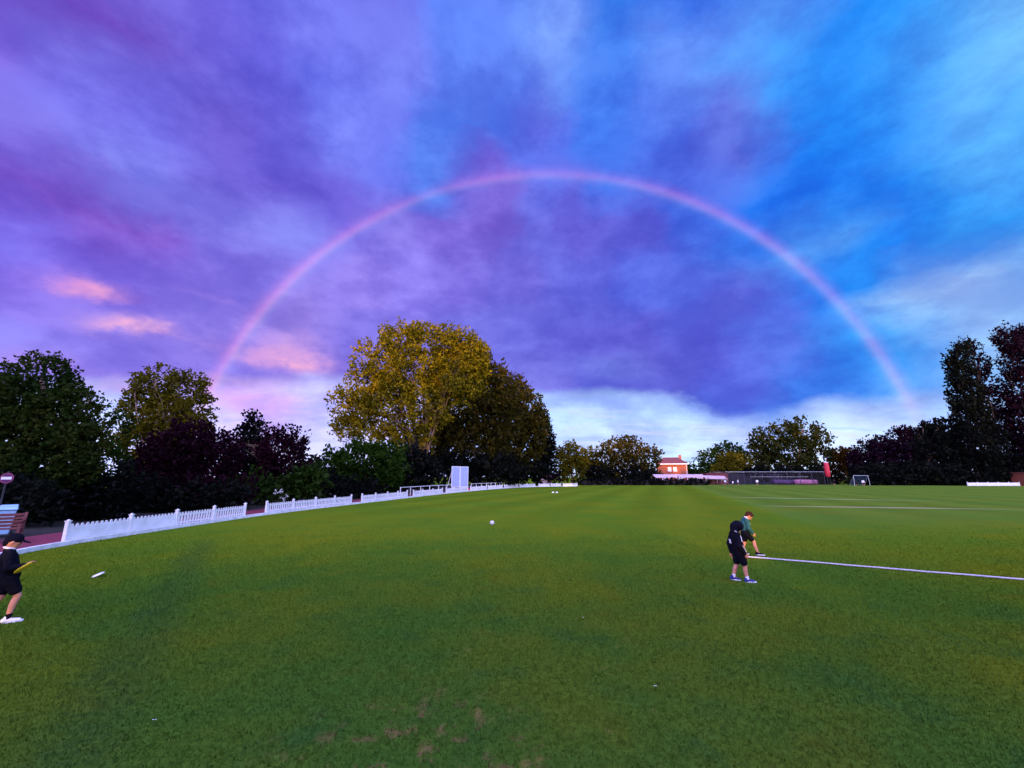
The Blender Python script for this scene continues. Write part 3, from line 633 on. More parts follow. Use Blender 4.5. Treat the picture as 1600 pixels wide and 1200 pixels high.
# beyond the far side of the field
FAR = 'trees beyond the far side of the field'
tree('far_tree', 'yellow green tree at the far corner beside the pale cottage', 893, 118, [(890,712,20,20),(880,725,12,20),(908,715,12,18),(893,738,24,14)], L_YELLOW, 3.8, 2.0, 0.3, group=FAR, gap=-1.5, limbs=5)
tree('far_tree', 'small golden green tree between two larger far trees', 922, 126, [(922,715,13,14),(925,735,18,18)], L_YELLOW, 3.6, 2.0, 0.25, group=FAR, gap=-1.5, limbs=4)
tree('far_tree', 'broad far tree with sky showing through left of the house', 972, 122, [(960,703,24,18),(985,702,26,18),(1010,715,22,18),(945,720,18,18),(975,735,42,18),(1018,738,16,14)], L_OLIVE, 3.9, 1.7, 0.35, group=FAR, gap=-0.7, limbs=9)
tree('far_tree', 'low dark far tree just right of the house', 1080, 160, [(1075,738,14,10),(1085,745,14,8)], L_GREEN, 4.5, 2.2, 0.2, group=FAR, gap=-2, limbs=3)
tree('far_tree', 'domed dark tree behind the yellow green bush', 1128, 150, [(1110,722,20,16),(1138,712,24,18),(1155,725,16,18),(1130,738,40,12)], L_GREEN, 3.9, 2.0, 0.35, group=FAR, gap=-1.2, limbs=6)
tree('far_bush', 'yellow green rounded bush behind the practice nets', 1147, 128, [(1147,727,24,18),(1140,738,24,14)], L_YELLOW, 4.2, 2.2, 0.15, group=FAR, gap=-2, limbs=3, cat='shrub')
tree('far_tree', 'large spreading tree behind the practice nets', 1232, 132, [(1198,690,24,18),(1225,680,26,18),(1255,674,24,18),(1278,690,18,16),(1235,705,46,26),(1190,712,20,18),(1285,708,12,12),(1240,735,56,22)], L_FAR, 4.6, 1.7, 0.4, group=FAR, gap=-0.75, limbs=12)
tree('far_tree', 'small amber topped tree behind the red cylinder', 1320, 138, [(1318,715,18,14),(1330,722,14,16),(1305,725,14,16),(1318,740,26,14)], L_RUST, 3.8, 2.0, 0.2, group=FAR, gap=-1.5, limbs=4)
tree('far_tree', 'red tinged tree at the left end of the right hand row', 1365, 120, [(1358,705,20,18),(1378,700,16,16),(1345,722,16,18),(1370,730,36,22)], L_RED, 4, 1.8, 0.3, group=FAR, gap=-1.1, limbs=7)
tree('far_tree', 'rusty topped tree in the middle of the right hand row', 1415, 116, [(1408,690,22,20),(1428,685,20,18),(1395,715,30,26),(1425,720,36,30)], L_RED, 4, 1.9, 0.3, group=FAR, gap=-1.2, limbs=7)
tree('far_tree', 'dark wind bent tree left of the tall right poplars', 1455, 112, [(1443,672,10,10),(1455,690,20,20),(1470,680,24,24),(1455,715,36,30),(1490,690,28,32),(1480,725,40,26)], L_DARK, 4.4, 2.0, 0.35, group=FAR, gap=-1.4, limbs=7)
PG = 'tall poplars at the right edge'
tree('leaning_poplar', 'dark columnar poplar leaning left at the right edge', 1535, 106, [(1489,568,7,12),(1500,562,9,20),(1506,545,6,12),(1502,590,13,26),(1510,620,17,34),(1520,655,20,36),(1530,695,26,40)], L_DARK, 3.7, 2.8, 0.22, group=PG, gap=-1.3, up=2.2, limbs=6, length=3.6, bark=M_BARK_DARK)
tree('leaning_poplar', 'thinner poplar with reddish leaves between the two dark ones', 1570, 110, [(1516,540,4,10),(1524,553,6,14),(1533,575,7,18),(1541,600,8,22),(1550,630,10,26),(1558,665,13,30),(1570,700,20,34)], L_RED, 3.7, 2.0, 0.2, group=PG, gap=-0.9, up=2.2, limbs=6, length=3.6, bark=M_BARK_DARK)
tree('leaning_poplar', 'rightmost tall poplar cut by the edge of the frame', 1625, 104, [(1561,532,5,10),(1573,520,5,12),(1578,540,9,20),(1590,570,14,34),(1602,610,20,44),(1615,660,26,50),(1630,710,36,40),(1595,525,7,14),(1612,545,14,30)], L_RED, 3.7, 2.6, 0.22, group=PG, gap=-1.1, up=2.2, limbs=6, length=3.6, bark=M_BARK_DARK)
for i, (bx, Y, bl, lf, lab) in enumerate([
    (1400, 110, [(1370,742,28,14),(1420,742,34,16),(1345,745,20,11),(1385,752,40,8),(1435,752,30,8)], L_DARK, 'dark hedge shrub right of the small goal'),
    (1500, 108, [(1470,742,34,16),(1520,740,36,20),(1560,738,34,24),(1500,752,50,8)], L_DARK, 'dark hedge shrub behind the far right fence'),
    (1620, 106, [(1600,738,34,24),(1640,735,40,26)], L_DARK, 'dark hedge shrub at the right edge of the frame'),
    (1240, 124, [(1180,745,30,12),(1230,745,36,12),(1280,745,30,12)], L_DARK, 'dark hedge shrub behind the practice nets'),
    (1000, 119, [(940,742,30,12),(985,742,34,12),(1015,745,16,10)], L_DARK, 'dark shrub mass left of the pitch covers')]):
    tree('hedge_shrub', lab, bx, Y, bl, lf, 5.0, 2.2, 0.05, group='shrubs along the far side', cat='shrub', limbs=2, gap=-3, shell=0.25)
tree('red_shrub', 'small reddish shrub beside the pale cottage', 866, 112, [(862,742,8,8),(868,748,8,8)], L_RED, 3.4, 2.0, 0.05, cat='shrub', limbs=3, gap=-1.0)

def clipped_hedge(px0, px1, Y, h, label):
    a, b_ = at(px0, HORIZON, Y), at(px1, HORIZON, Y); rg = np.random.default_rng(5); W = b_.x - a.x
    root = empty('clipped_hedge', (a.x + W/2, Y, 0), 0, label, 'hedge')
    bl = [((x, 0, h * 0.5), (1.3, 0.7, h * 0.55)) for x in np.arange(-W/2 + 0.6, W/2, 1.6)]
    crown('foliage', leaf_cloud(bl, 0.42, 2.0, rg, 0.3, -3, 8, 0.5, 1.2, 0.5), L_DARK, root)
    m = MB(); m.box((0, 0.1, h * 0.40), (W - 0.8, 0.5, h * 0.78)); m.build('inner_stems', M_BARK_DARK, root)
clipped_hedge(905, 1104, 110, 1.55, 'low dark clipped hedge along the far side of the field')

# unseen trees and a building, added behind the camera to block the low sun
def unseen_shade_tree(X, Y, h, w, label):  # added out of view, height chosen for where its shade falls
    TREE_SEED[0] += 1; rg = np.random.default_rng(TREE_SEED[0]); root = empty('unseen_shade_tree', (X, Y, 0), 0, label, 'tree', 'unseen trees added to shade the field')
    bl = [((rg.normal() * w * 0.12, rg.normal() * w * 0.12, h * f), (w * k * 0.5, w * k * 0.5, h * 0.17)) for f, k in ((0.16, .95), (0.34, 1.0), (0.52, 1.0), (0.68, .95), (0.84, .72))]
    tr = MB(); limb(tr, (0, 0, 0), (0, 0, h * 0.8), 0.35, 0.1, rg, 0.03); tr.build('trunk', M_BARK, root, smooth=True)
    crown('crown', leaf_cloud(bl, 0.85, 1.9, rg, 0.4, -3, 8, 0.5, 1.5, 0.3), L_GREEN, root)
for i, (X, Y, h, w) in enumerate([(-39,-31,20,9),(-32,-33,20,9),(-25,-33,23,9),(-17,-32,25,9),(-13,-34,24,9),(-6,-33,26,10),(1,-34,25,9),(9,-30,16,10),(16,-28,15,9),(23,-30,15.5,10),(31,-29,15,9),(39,-31,11,8),(47,-30,10,8),
                                  (56,-31,14,10),(65,-30,21,11),(74,-31,22,11),(83,-30,19,11),(93,-31,20,12),(104,-30,21,12),(115,-31,20,12),(126,-30,23,12)]):
    unseen_shade_tree(X, Y, h, w, 'unseen leafy tree added behind the camera for shade, %s from the left in its row' % ('first second third fourth fifth sixth seventh eighth ninth tenth eleventh twelfth thirteenth fourteenth fifteenth sixteenth seventeenth eighteenth nineteenth twentieth twenty-first'.split()[i]))
def shade_building():  # added out of view, ridge height set to cut off the low sun
    root = empty('shade_building', (-24, -22, 0), 0, 'long low brick building added unseen behind the camera to block the sun', 'building')
    m = MB(); m.box((0, 0, 1.8), (24, 9, 3.6)); m.build('wall', M_BRICK, root)
    m = MB(); vs = [(-12.6,-5,3.6),(12.6,-5,3.6),(12.6,5,3.6),(-12.6,5,3.6),(-9,0,6.6),(9,0,6.6)]; m.add(vs, [(0,1,5,4),(2,3,4,5),(1,2,5),(3,0,4),(3,2,1,0)]); m.build('roof', M_ROOF, root)
    for x in (-9, -4.5, 4.5, 9):
        m = MB(); m.box((x, 4.52, 1.8), (1.8, 0.06, 1.2)); w = m.build('window', M_WHITE, root); m = MB(); m.box((x, 4.56, 1.8), (1.6, 0.03, 1.0)); m.build('pane', M_GLASS, w)
    m = MB(); m.box((0, 4.53, 1.05), (1.8, 0.08, 2.1)); d = m.build('door', M_WOOD, root); m = MB(); m.ball((0.1, 4.6, 1.0), 0.04); m.build('handle', M_STEEL, d)
shade_building()

# ------------------------------------------------------------------ cricket furniture along the left boundary
def sight_screen():
    p0 = at(705.5, HORIZON, 67.0); p1 = at(731.5, HORIZON, 69.5); d = (p1 - p0); d.z = 0; W = d.length; d.normalize()
    root = empty('sight_screen', (p0.x, p0.y, 0), math.atan2(d.y, d.x), 'white slatted sight screen on a frame behind the picket fence', 'sight screen')
    z0, z1 = 0.55, 3.75; half = W / 2
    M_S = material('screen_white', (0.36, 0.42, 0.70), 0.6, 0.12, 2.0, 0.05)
    for k in range(2):
        x0 = half * k; m = MB()
        for z in (z0, z1): m.box((x0 + half/2, 0, z), (half - 0.02, 0.07, 0.10))
        for x in (x0 + 0.05, x0 + half - 0.05): m.box((x, 0.001, (z0+z1)/2), (0.09, 0.06, z1 - z0 - 0.1))
        fr = m.build('screen_frame', M_WHITE, root); n = 9
        for i in range(n):
            m = MB(); m.box((x0 + 0.10 + (half - 0.2) * (i + 0.5) / n, 0.012 * (i % 2), (z0+z1)/2), ((half - 0.2) / n - 0.015, 0.02, z1 - z0 - 0.1)); m.build('slat', M_S, fr)
    for x in (0.15, half, W - 0.15):
        m = MB(); m.bar((x, 0.06, 3.2), (x, 1.4, 0.1), 0.06, 0.06); m.bar((x, 0.02, 0.1), (x, 0.02, 0.55), 0.07, 0.07); m.build('brace', M_WHITE, root)
        m = MB(); m.tube([(x - 0.05, 0.02, 0.16), (x + 0.05, 0.02, 0.16)], 0.15, 14); m.build('wheel', M_DARK, root)
sight_screen()
def rail_run(pxs, label):
    P = [bnd_at(p, 1.5)[0] for p in pxs]; root = empty('white_rail', P[0], 0, label, 'railing', 'white rails behind the picket fence'); o = P[0]
    for p in P: m = MB(); m.box(p - o + Vector((0, 0, 0.5)), (0.08, 0.08, 1.0)); m.build('post', M_WHITE, root)
    for a, b_ in zip(P[:-1], P[1:]): m = MB(); m.bar(a - o + Vector((0, 0, 1.03)), b_ - o + Vector((0, 0, 1.03)), 0.08, 0.06); m.build('top_rail', M_WHITE, root)
rail_run([625, 641, 657, 671, 685, 697, 707], 'white post and rail starting left of the sight screen')
rail_run([736, 744, 752, 760, 767, 774, 781, 789, 797], 'white post and rail running on right of the sight screen')

def kit_bag(px, Y, col, label, rz):
    p = at(px, HORIZON, Y); M = material('bag_cloth_' + str(px), col, 0.7, 0.3, 8, 0.1); root = empty('kit_bag', (p.x, p.y, 0), rz, label, 'bag')
    m = MB(); m.capsule((-0.32, 0, 0.22), (0.32, 0, 0.22), 0.2, 0.2, 14); m.build('body', M, root, smooth=True)
    for x in (-0.18, 0.18): m = MB(); m.tube([(x, 0.2*math.cos(t), 0.22 + 0.205*math.sin(t) + (0.12 if abs(t-1.57) < 0.8 else 0)) for t in np.linspace(0.1, 3.04, 9)], 0.018, 6); m.build('strap', M_DARK, root)
q, _ = bnd(733.5, 0.9); kit_bag(733, q.y + 2.2, (0.55, 0.02, 0.03), 'red kit bag on the path beside the sight screen', 0.4)
kit_bag(739, q.y + 5.0, (0.03, 0.05, 0.4), 'blue kit bag just beyond the red one by the sight screen', 0.1)

def bench():
    p = Vector((-16.9, 13.75, 0.06)); root = empty('park_bench', p, R(-50), 'red brown slatted wooden bench on the red path', 'bench')
    # local y runs along the seat, +x looks out over the field
    for i, z in enumerate((0.52, 0.63, 0.74, 0.85)):
        m = MB(); m.box((-0.25 - 0.035 * i, 0, z), (0.025, 1.7, 0.085)); m.build('backrest_slat', M_WOOD, root, bevel=0.006)
    for i, x in enumerate((-0.15, -0.03, 0.09, 0.21)):
        m = MB(); m.box((x, 0, 0.44), (0.10, 1.7, 0.03)); m.build('seat_slat', M_WOOD, root, bevel=0.006)
    for y in (-0.82, 0.82):
        m = MB(); m.bar((-0.24, y, 0.0), (-0.38, y, 0.92), 0.07, 0.06); m.build('leg', M_WOOD, root); m = MB(); m.bar((0.24, y, 0.0), (0.22, y, 0.66), 0.07, 0.06); m.build('leg', M_WOOD, root)
        m = MB(); m.bar((-0.33, y, 0.67), (0.30, y, 0.67), 0.08, 0.035); m.build('armrest', M_WOOD, root); m = MB(); m.bar((-0.25, y, 0.40), (0.23, y, 0.40), 0.05, 0.06); m.build('seat_support', M_WOOD, root)
bench()
def wheelie_bin():
    M = material('pale_blue_plastic', (0.33, 0.55, 0.72), 0.45, 0.15, 3, 0.03); root = empty('wheelie_bin', (*at(22, HORIZON, 15.6).xy, 0.06), R(48), 'pale blue wheeled bin standing behind the bench', 'bin'); root.scale = (0.92,) * 3
    m = MB(); vs = []
    for z, w, d in ((0.08, 0.46, 0.52), (0.98, 0.62, 0.70)): vs += [(sx*w/2, sy*d/2, z) for sx, sy in ((-1,-1),(1,-1),(1,1),(-1,1))]
    m.add(vs, [(3,2,1,0),(4,5,6,7)] + [(i, (i+1) % 4, 4+(i+1) % 4, 4+i) for i in range(4)]); m.build('body', M, root, bevel=0.02)
    m = MB(); m.add([(-0.34,-0.40,1.0),(0.34,-0.40,1.0),(0.34,0.38,1.0),(-0.34,0.38,1.0),(-0.32,-0.38,1.06),(0.32,-0.38,1.06),(0.30,0.36,1.18),(-0.30,0.36,1.18)], [(3,2,1,0),(4,5,6,7),(0,1,5,4),(1,2,6,5),(2,3,7,6),(3,0,4,7)]); m.build('lid', M, root, bevel=0.015)
    m = MB(); m.tube([(-0.26, 0.42, 1.12), (0.26, 0.42, 1.12)], 0.02, 8); m.build('handle', M, root)
    for x in (-0.3, 0.3): m = MB(); m.tube([(x-0.03, 0.3, 0.1), (x+0.03, 0.3, 0.1)], 0.1, 14); m.build('wheel', M_DARK, root)
wheelie_bin()
def round_sign():
    p = at(11, HORIZON, 15.6); root = empty('round_sign', (p.x, p.y, 0), R(22), 'round red and white sign on a dark pole above the bench', 'sign')
    m = MB(); m.tube([(0, 0.03, 0), (0, 0.03, 2.35)], 0.03, 8); m.build('pole', M_DARK, root)
    def disc(r, y, t, mat, name, par):
        m = MB(); n = 28; vs = [(r*math.cos(2*math.pi*i/n), y, 2.1 + r*math.sin(2*math.pi*i/n)) for i in range(n)]; vs += [(x, y + t, z) for x, y_, z in vs]
        m.add(vs, [tuple(range(n)), tuple(range(2*n-1, n-1, -1))] + [(i, n+i, n+(i+1) % n, (i+1) % n) for i in range(n)]); return m.build(name, mat, par)
    pl = disc(0.19, 0, 0.012, material('sign_red', (0.25, 0.05, 0.12), 0.5, 0.1, 4, 0), 'plate', root)
    disc(0.155, -0.006, 0.005, material('sign_plum', (0.09, 0.02, 0.08), 0.5, 0.1, 4, 0), 'face', pl)
    m = MB(); m.box((0, -0.010, 2.1), (0.28, 0.004, 0.10)); m.build('white_bar', M_WHITE, pl)
round_sign()

# ------------------------------------------------------------------ small things on the grass
def football():
    p = ground(769, 820.5); root = empty('football', p, 0, 'white football lying alone in the middle of the field', 'ball'); r = 0.10
    m = MB(); m.ball((0, 0, r), r, 24, 16); m.build('shell', M_WHITE, root, smooth=True); M = material('ball_panel', (0.05, 0.05, 0.07), 0.5, 0.1, 5, 0)
    phi = (1 + 5 ** 0.5) / 2
    for v in [(0, a, b_*phi) for a in (-1, 1) for b_ in (-1, 1)] + [(a, b_*phi, 0) for a in (-1, 1) for b_ in (-1, 1)] + [(b_*phi, 0, a) for a in (-1, 1) for b_ in (-1, 1)]:
        u = Vector(v).normalized(); q_ = u.to_track_quat('Z', 'X').to_matrix(); vs = [Vector((0,0,r)) + (u*0.98 + q_ @ Vector((0.3*math.cos(k*1.2566), 0.3*math.sin(k*1.2566), 0))).normalized() * (r + 0.0012) for k in range(5)]
        vs.append(Vector((0,0,r)) + u * (r + 0.0025)); m = MB(); m.add(vs, [(5, k, (k+1) % 5) for k in range(5)]); m.build('panel', M, root)
football()
def flying_disc(loc, rot, mat, label, scale=1.0):
    m = MB(); m.lathe([(0.0001,0.012),(0.06,0.0125),(0.10,0.008),(0.122,-0.006),(0.128,-0.018),(0.122,-0.022),(0.116,-0.012),(0.10,0.002),(0.06,0.008),(0.0001,0.008)], 28)
    o = m.build('flying_disc', mat, None, smooth=True); o.location = loc; o.rotation_euler = rot; o.scale = (scale,) * 3; return tag(o, label, 'flying disc')
p = ground(152.5, 901); flying_disc((p.x, p.y, 0.050), (R(14), R(-18), 0), M_WHITE, 'white flying disc tilted in the grass right of the left child', 0.85)
def scrap(px, py, s_, label):
    p = ground(px, py); m = MB(); vs = []; r_ = random.Random(int(px))
    for i in range(4):
        for j in range(3): vs.append((p.x + (i-1.5)*s_*0.5 + r_.uniform(-.2,.2)*s_, p.y + (j-1)*s_*0.4 + r_.uniform(-.2,.2)*s_, 0.028 + r_.uniform(0, 0.5)*s_))
    m.add(vs, [(i*3+j, (i+1)*3+j, (i+1)*3+j+1, i*3+j+1) for i in range(3) for j in range(2)]); tag(m.build('paper_scrap', M_WHITE), label, 'litter', 'white scraps on the grass')
scrap(240, 1131, 0.022, 'tiny white paper scrap on the near left grass'); scrap(1024, 1077, 0.018, 'tiny white paper scrap on the near right grass')
scrap(911, 968, 0.020, 'tiny white scrap on the grass left of the two boys')
for px, lab in ((864, 'left of two small white marker discs near the far corner'), (870, 'right of two small white marker discs near the far corner')):
    p = ground(px, 770); m = MB(); m.lathe([(0.17,0.0),(0.165,0.02),(0.09,0.14),(0.05,0.14),(0.05,0.135),(0.0001,0.13)], 18); o = m.build('marker_disc', M_WHITE, None, smooth=True); o.location = (p.x, p.y, 0.0); tag(o, lab, 'marker', 'marker discs near the far corner')
def rope():
    a, b_ = ground(1163, 871.5), ground(1600, 907.5); c = ground(1760, 921); m = MB(); pts = []
    for i in range(90):
        t_ = i / 89; q_ = a.lerp(c, t_); pts.append(q_ + Vector((0, 0.02 * math.sin(t_ * 9) + 0.012 * math.sin(t_ * 31), 0.030)))
    m.tube(pts, 0.019, 8); o = m.build('boundary_rope', material('white_rope', (0.60, 0.56, 0.58), 0.8, 0.4, 30, 0.4), None, smooth=True)
    tag(o, 'long white rope lying across the grass right of the boys', 'rope')
rope()

# ------------------------------------------------------------------ far side of the field
def box_part(root, name, mat, c, d, par=None, bevel=None): m = MB(); m.box(c, d); return m.build(name, mat, par or root, bevel=bevel)
def house():
    p = at(1050, HORIZON, 142); root = empty('brick_house', (p.x, p.y, 0), R(-16), 'red brick house with dark red roof between the far trees', 'house')
    W, D, H = 9.2, 8.0, 6.3
    box_part(root, 'wall', M_BRICK, (0, 0, H/2), (W, D, H)); m = MB(); e = 0.5
    m.add([(-W/2-e,-D/2-e,H),(W/2+e,-D/2-e,H),(W/2+e,D/2+e,H),(-W/2-e,D/2+e,H),(-W/2+2.2,0,H+2.3),(W/2-2.2,0,H+2.3)], [(0,1,5,4),(2,3,4,5),(1,2,5),(3,0,4),(3,2,1,0)]); rf = m.build('roof', M_ROOF, root)
    box_part(root, 'chimney', M_BRICK, (W/2 - 1.5, 0.6, H + 2.0), (0.8, 0.7, 2.2), rf)
    box_part(root, 'fascia', M_WHITE, (0, -D/2 - e - 0.03, H - 0.02), (W + 2*e, 0.05, 0.28)); box_part(root, 'downpipe', M_WHITE, (W/2 - 0.25, -D/2 - 0.08, H/2), (0.13, 0.1, H - 0.3))
    for x, z, w, h in ((-0.9, 4.6, 1.1, 1.25), (0.8, 4.6, 1.1, 1.25), (2.2, 1.7, 1.5, 1.3), (-2.6, 1.7, 1.5, 1.3)):
        wn = box_part(root, 'window', M_WHITE, (x, -D/2 - 0.03, z), (w, 0.1, h))
        for sx in (-1, 1): box_part(root, 'pane', material('lit_glass', (0.55, 0.5, 0.5), 0.2, 0.1, 3, 0, 0.5), (x + sx*w*0.235, -D/2 - 0.09, z), (w*0.40, 0.03, h*0.8), wn)
        box_part(root, 'sill', M_WHITE, (x, -D/2 - 0.09, z - h/2 - 0.06), (w + 0.2, 0.18, 0.08), wn)
house()
def cottage():
    p = at(852, HORIZON, 122); root = empty('pale_cottage', (p.x, p.y, 0), R(20), 'small pale cottage glimpsed under the trees at the far corner', 'house')
    M = material('pink_render', (0.72, 0.50, 0.46), 0.8, 0.15, 3, 0.1); box_part(root, 'wall', M, (0, 0, 1.2), (2.6, 2.6, 2.4)); m = MB()
    m.add([(-1.6,-1.6,2.4),(1.6,-1.6,2.4),(1.6,1.6,2.4),(-1.6,1.6,2.4),(-1.6,0,3.6),(1.6,0,3.6)], [(0,1,5,4),(2,3,4,5),(1,2,5),(3,0,4),(3,2,1,0)]); m.build('roof', M_ROOF, root)
    box_part(root, 'door', M_WOOD, (0.4, -1.32, 0.95), (0.8, 0.06, 1.9)); w = box_part(root, 'window', M_WHITE, (-0.6, -1.32, 1.4), (0.7, 0.06, 0.8)); box_part(root, 'pane', M_GLASS, (-0.6, -1.36, 1.4), (0.56, 0.03, 0.66), w)
cottage()
def pitch_cover(px0, px1, Y, z, h, label, rz=0.0, slope=0.0):
    a, b_ = at(px0, HORIZON, Y), at(px1, HORIZON, Y); W = (b_ - a).length; root = empty('pitch_cover', ((a.x+b_.x)/2, Y, 0), rz, label, 'pitch cover', 'white pitch covers behind the far hedge')
    M = material('cover_sheet_%d' % px0, (0.52, 0.38, 0.42), 0.5, 0.1, 0.6, 0.05); D = 3.6
    for k, (y0, y1) in enumerate(((-D/2, 0), (0, D/2))):
        n = max(3, int(W / 2.4))
        for i in range(n):
            x0, x1 = -W/2 + W*i/n, -W/2 + W*(i+1)/n - 0.05; z0 = z + (h if k else 0); z1 = z + (0 if k else h); m = MB(); s0, s1 = slope*x0, slope*x1
            m.add([(x0,y0,z0+s0),(x1,y0,z0+s1),(x1,y1,z1+s1),(x0,y1,z1+s0),(x0,y0,z0+.05+s0),(x1,y0,z0+.05+s1),(x1,y1,z1+.05+s1),(x0,y1,z1+.05+s0)], [(3,2,1,0),(4,5,6,7),(0,1,5,4),(1,2,6,5),(2,3,7,6),(3,0,4,7)]); m.build('roof_sheet', M, root)
    for x in (-W/2 + 0.2, -W/6, W/6, W/2 - 0.2):
        m = MB(); m.bar((x, -D/2+.05, 0.2), (x, -D/2+.05, z - 0.03 + slope*x), 0.06, 0.06); m.bar((x, D/2-.05, 0.2), (x, D/2-.05, z - 0.03 + slope*x), 0.06, 0.06); m.build('frame_leg', M_STEEL, root)
        m = MB(); m.tube([(x - .05, -D/2+.05, 0.2), (x + .05, -D/2+.05, 0.2)], 0.2, 12); m.build('wheel', M_DARK, root)
    m = MB(); m.box((0, -D/2 - 0.04, z - 0.03), (W, 0.05, 0.3), Matrix.Rotation(-math.atan(slope), 3, 'Y')); m.build('side_panel', M, root)
pitch_cover(1020, 1098, 113, 2.0, 0.75, 'longer white pitch cover below the brick house')
pitch_cover(1085, 1131, 117, 1.75, 0.7, 'shorter white pitch cover overlapping the nets', R(-4), -0.03)
def practice_nets():
    M_POST = material('dull_post', (0.07, 0.06, 0.10), 0.6, 0.2, 4, 0)
    Y = 112; a, b_ = at(1134, HORIZON, Y), at(1288, HORIZON, Y); W = b_.x - a.x; D = 9.0; H = 3.45
    root = empty('practice_nets', (a.x + W/2, Y, 0), 0, 'long dark practice net cage with thin steel posts', 'net cage'); n = 9
    for i in range(n):
        x = -W/2 + W*i/(n-1)
        for y in (0, D): m = MB(); m.tube([(x, y, 0), (x, y, H)], 0.05, 8); m.build('post', M_POST, root)
        m = MB(); m.tube([(x, 0, H), (x, D, H)], 0.035, 6); m.build('cross_rail', M_POST, root)
    for y in (0, D): m = MB(); m.tube([(-W/2, y, H), (W/2, y, H)], 0.05, 8); m.build('top_rail', M_STEEL, root)
    m = MB()
    for x in np.arange(-W/2, W/2, 0.30): m.box((x, -0.06, H/2), (0.030, 0.02, H - 0.1))
    for z in np.arange(0.2, H, 0.30): m.box((0, -0.06, z), (W, 0.02, 0.030))
    o = m.build('front_netting', M_DARK, root); o['kind'] = 'stuff'
    M = material('dark_windbreak', (0.012, 0.010, 0.022), 0.9, 0.3, 2, 0.1)
    for i in range(n - 1):
        x0 = -W/2 + W*i/(n-1); box_part(root, 'windbreak_panel', M, (x0 + W/(n-1)/2, D + 0.1, 1.5), (W/(n-1) - 0.06, 0.04, 2.9))
    box_part(root, 'mid_rail', M_STEEL, (-W*0.13, -0.12, 2.15), (W*0.24, 0.04, 0.05)); box_part(root, 'mid_rail', M_STEEL, (W*0.16, -0.12, 2.15), (W*0.34, 0.04, 0.05))
practice_nets()
def roll(px0, px1, Y, col, z, label):
    a, b_ = at(px0, HORIZON, Y), at(px1, HORIZON, Y); W = b_.x - a.x; root = empty('rolled_cover', ((a.x+b_.x)/2, Y, 0), 0, label, 'cover roll', 'rolled covers in the practice nets')
    M = material('roll_sheet_%d' % px0, col, 0.6, 0.2, 1.0, 0.1); m = MB(); k = 18; m.tube([(-W/2, 0, z), (-W/4, 0, z + .03), (W/4, 0, z - .02), (W/2, 0, z)], [z*0.96, z, z*0.98, z*0.95], k); m.build('roll', M, root, smooth=True)
    for x in (-W*0.3, W*0.3): m = MB(); m.tube([(x - .06, 0, z), (x + .06, 0, z)], z * 1.03, k); m.build('strap', M_DARK, root)
roll(1241, 1274, 115, (0.42, 0.15, 0.26), 0.72, 'pink rolled cover lying at the right end of the nets')
roll(1207, 1239, 116, (0.07, 0.025, 0.09), 0.68, 'dull purple rolled cover in the middle of the nets')
def brick_store():
    p = at(1117, HORIZON, 120); root = empty('brick_store', (p.x, p.y, 0), 0, 'low brown brick store left of the practice nets', 'shed')
    box_part(root, 'wall', material('brown_brick', (0.14, 0.035, 0.035), 0.9, 0.3, 6, 0.2), (0, 0, 1.5), (6.0, 3, 3.0)); box_part(root, 'flat_roof', M_ROOF, (0, 0, 3.08), (6.4, 3.4, 0.16))
    box_part(root, 'door', M_WOOD, (-1.4, -1.53, 1.0), (1.0, 0.06, 2.0)); w = box_part(root, 'window', M_DARK, (1.2, -1.53, 1.7), (1.6, 0.06, 0.8)); box_part(root, 'sill', M_STEEL, (1.2, -1.57, 1.25), (1.8, 0.12, 0.06), w)
brick_store()
def red_cylinder():
    p = at(1294, HORIZON, 112); root = empty('red_cylinder', (p.x, p.y, 0), 0, 'tall red tapering cylinder raised on two dark legs beside the nets', 'post marker')
    M = material('red_vinyl', (0.50, 0.025, 0.04), 0.5, 0.25, 2, 0.05); m = MB(); m.lathe([(0.45,2.1),(0.56,2.25),(0.62,3.2),(0.60,4.6),(0.55,5.6),(0.5,5.8)], 20); m.build('body', M, root, smooth=True)
    m = MB(); m.lathe([(0.5,5.8),(0.46,6.0),(0.30,6.05)], 20); m.build('cap', material('pale_cap', (0.6, 0.42, 0.42), 0.6, 0.1, 3, 0), root)
    for x in (-0.35, 0.35): m = MB(); m.tube([(x, 0, 0), (x, 0, 2.15)], 0.10, 8); m.build('leg', M_DARK, root)
red_cylinder()
def small_goal():
    p = at(1345, HORIZON, 106); root = empty('small_goal', (p.x, p.y, 0), 0, 'small grey framed goal with net at the far right', 'goal'); W, H, D = 3.9, 2.45, 1.6
    for s_ in (-1, 1):
        m = MB(); m.tube([(s_*W/2, 0, 0), (s_*W/2*0.94, 0, H)], 0.06, 8); m.build('goal_post', M_STEEL, root); m = MB(); m.tube([(s_*W/2*0.94, 0, H), (s_*W/2, D, 0)], 0.035, 6); m.build('stay', M_STEEL, root)
    m = MB(); m.tube([(-W/2*0.94, 0, H), (W/2*0.94, 0, H)], 0.06, 8); m.build('crossbar', M_STEEL, root)
    m = MB()
    for x in np.linspace(-W/2*0.92, W/2*0.92, 18): m.tube([(x, 0.02, H), (x, D, 0.02)], 0.012, 4)
    for t_ in np.linspace(0.05, 0.95, 14): m.tube([(-W/2*0.95, D*t_, H*(1-t_)), (W/2*0.95, D*t_, H*(1-t_))], 0.012, 4)
    o = m.build('net', material('blue_grey_net', (0.05, 0.09, 0.14), 0.8, 0.1, 3, 0), root); o['kind'] = 'stuff'
small_goal()
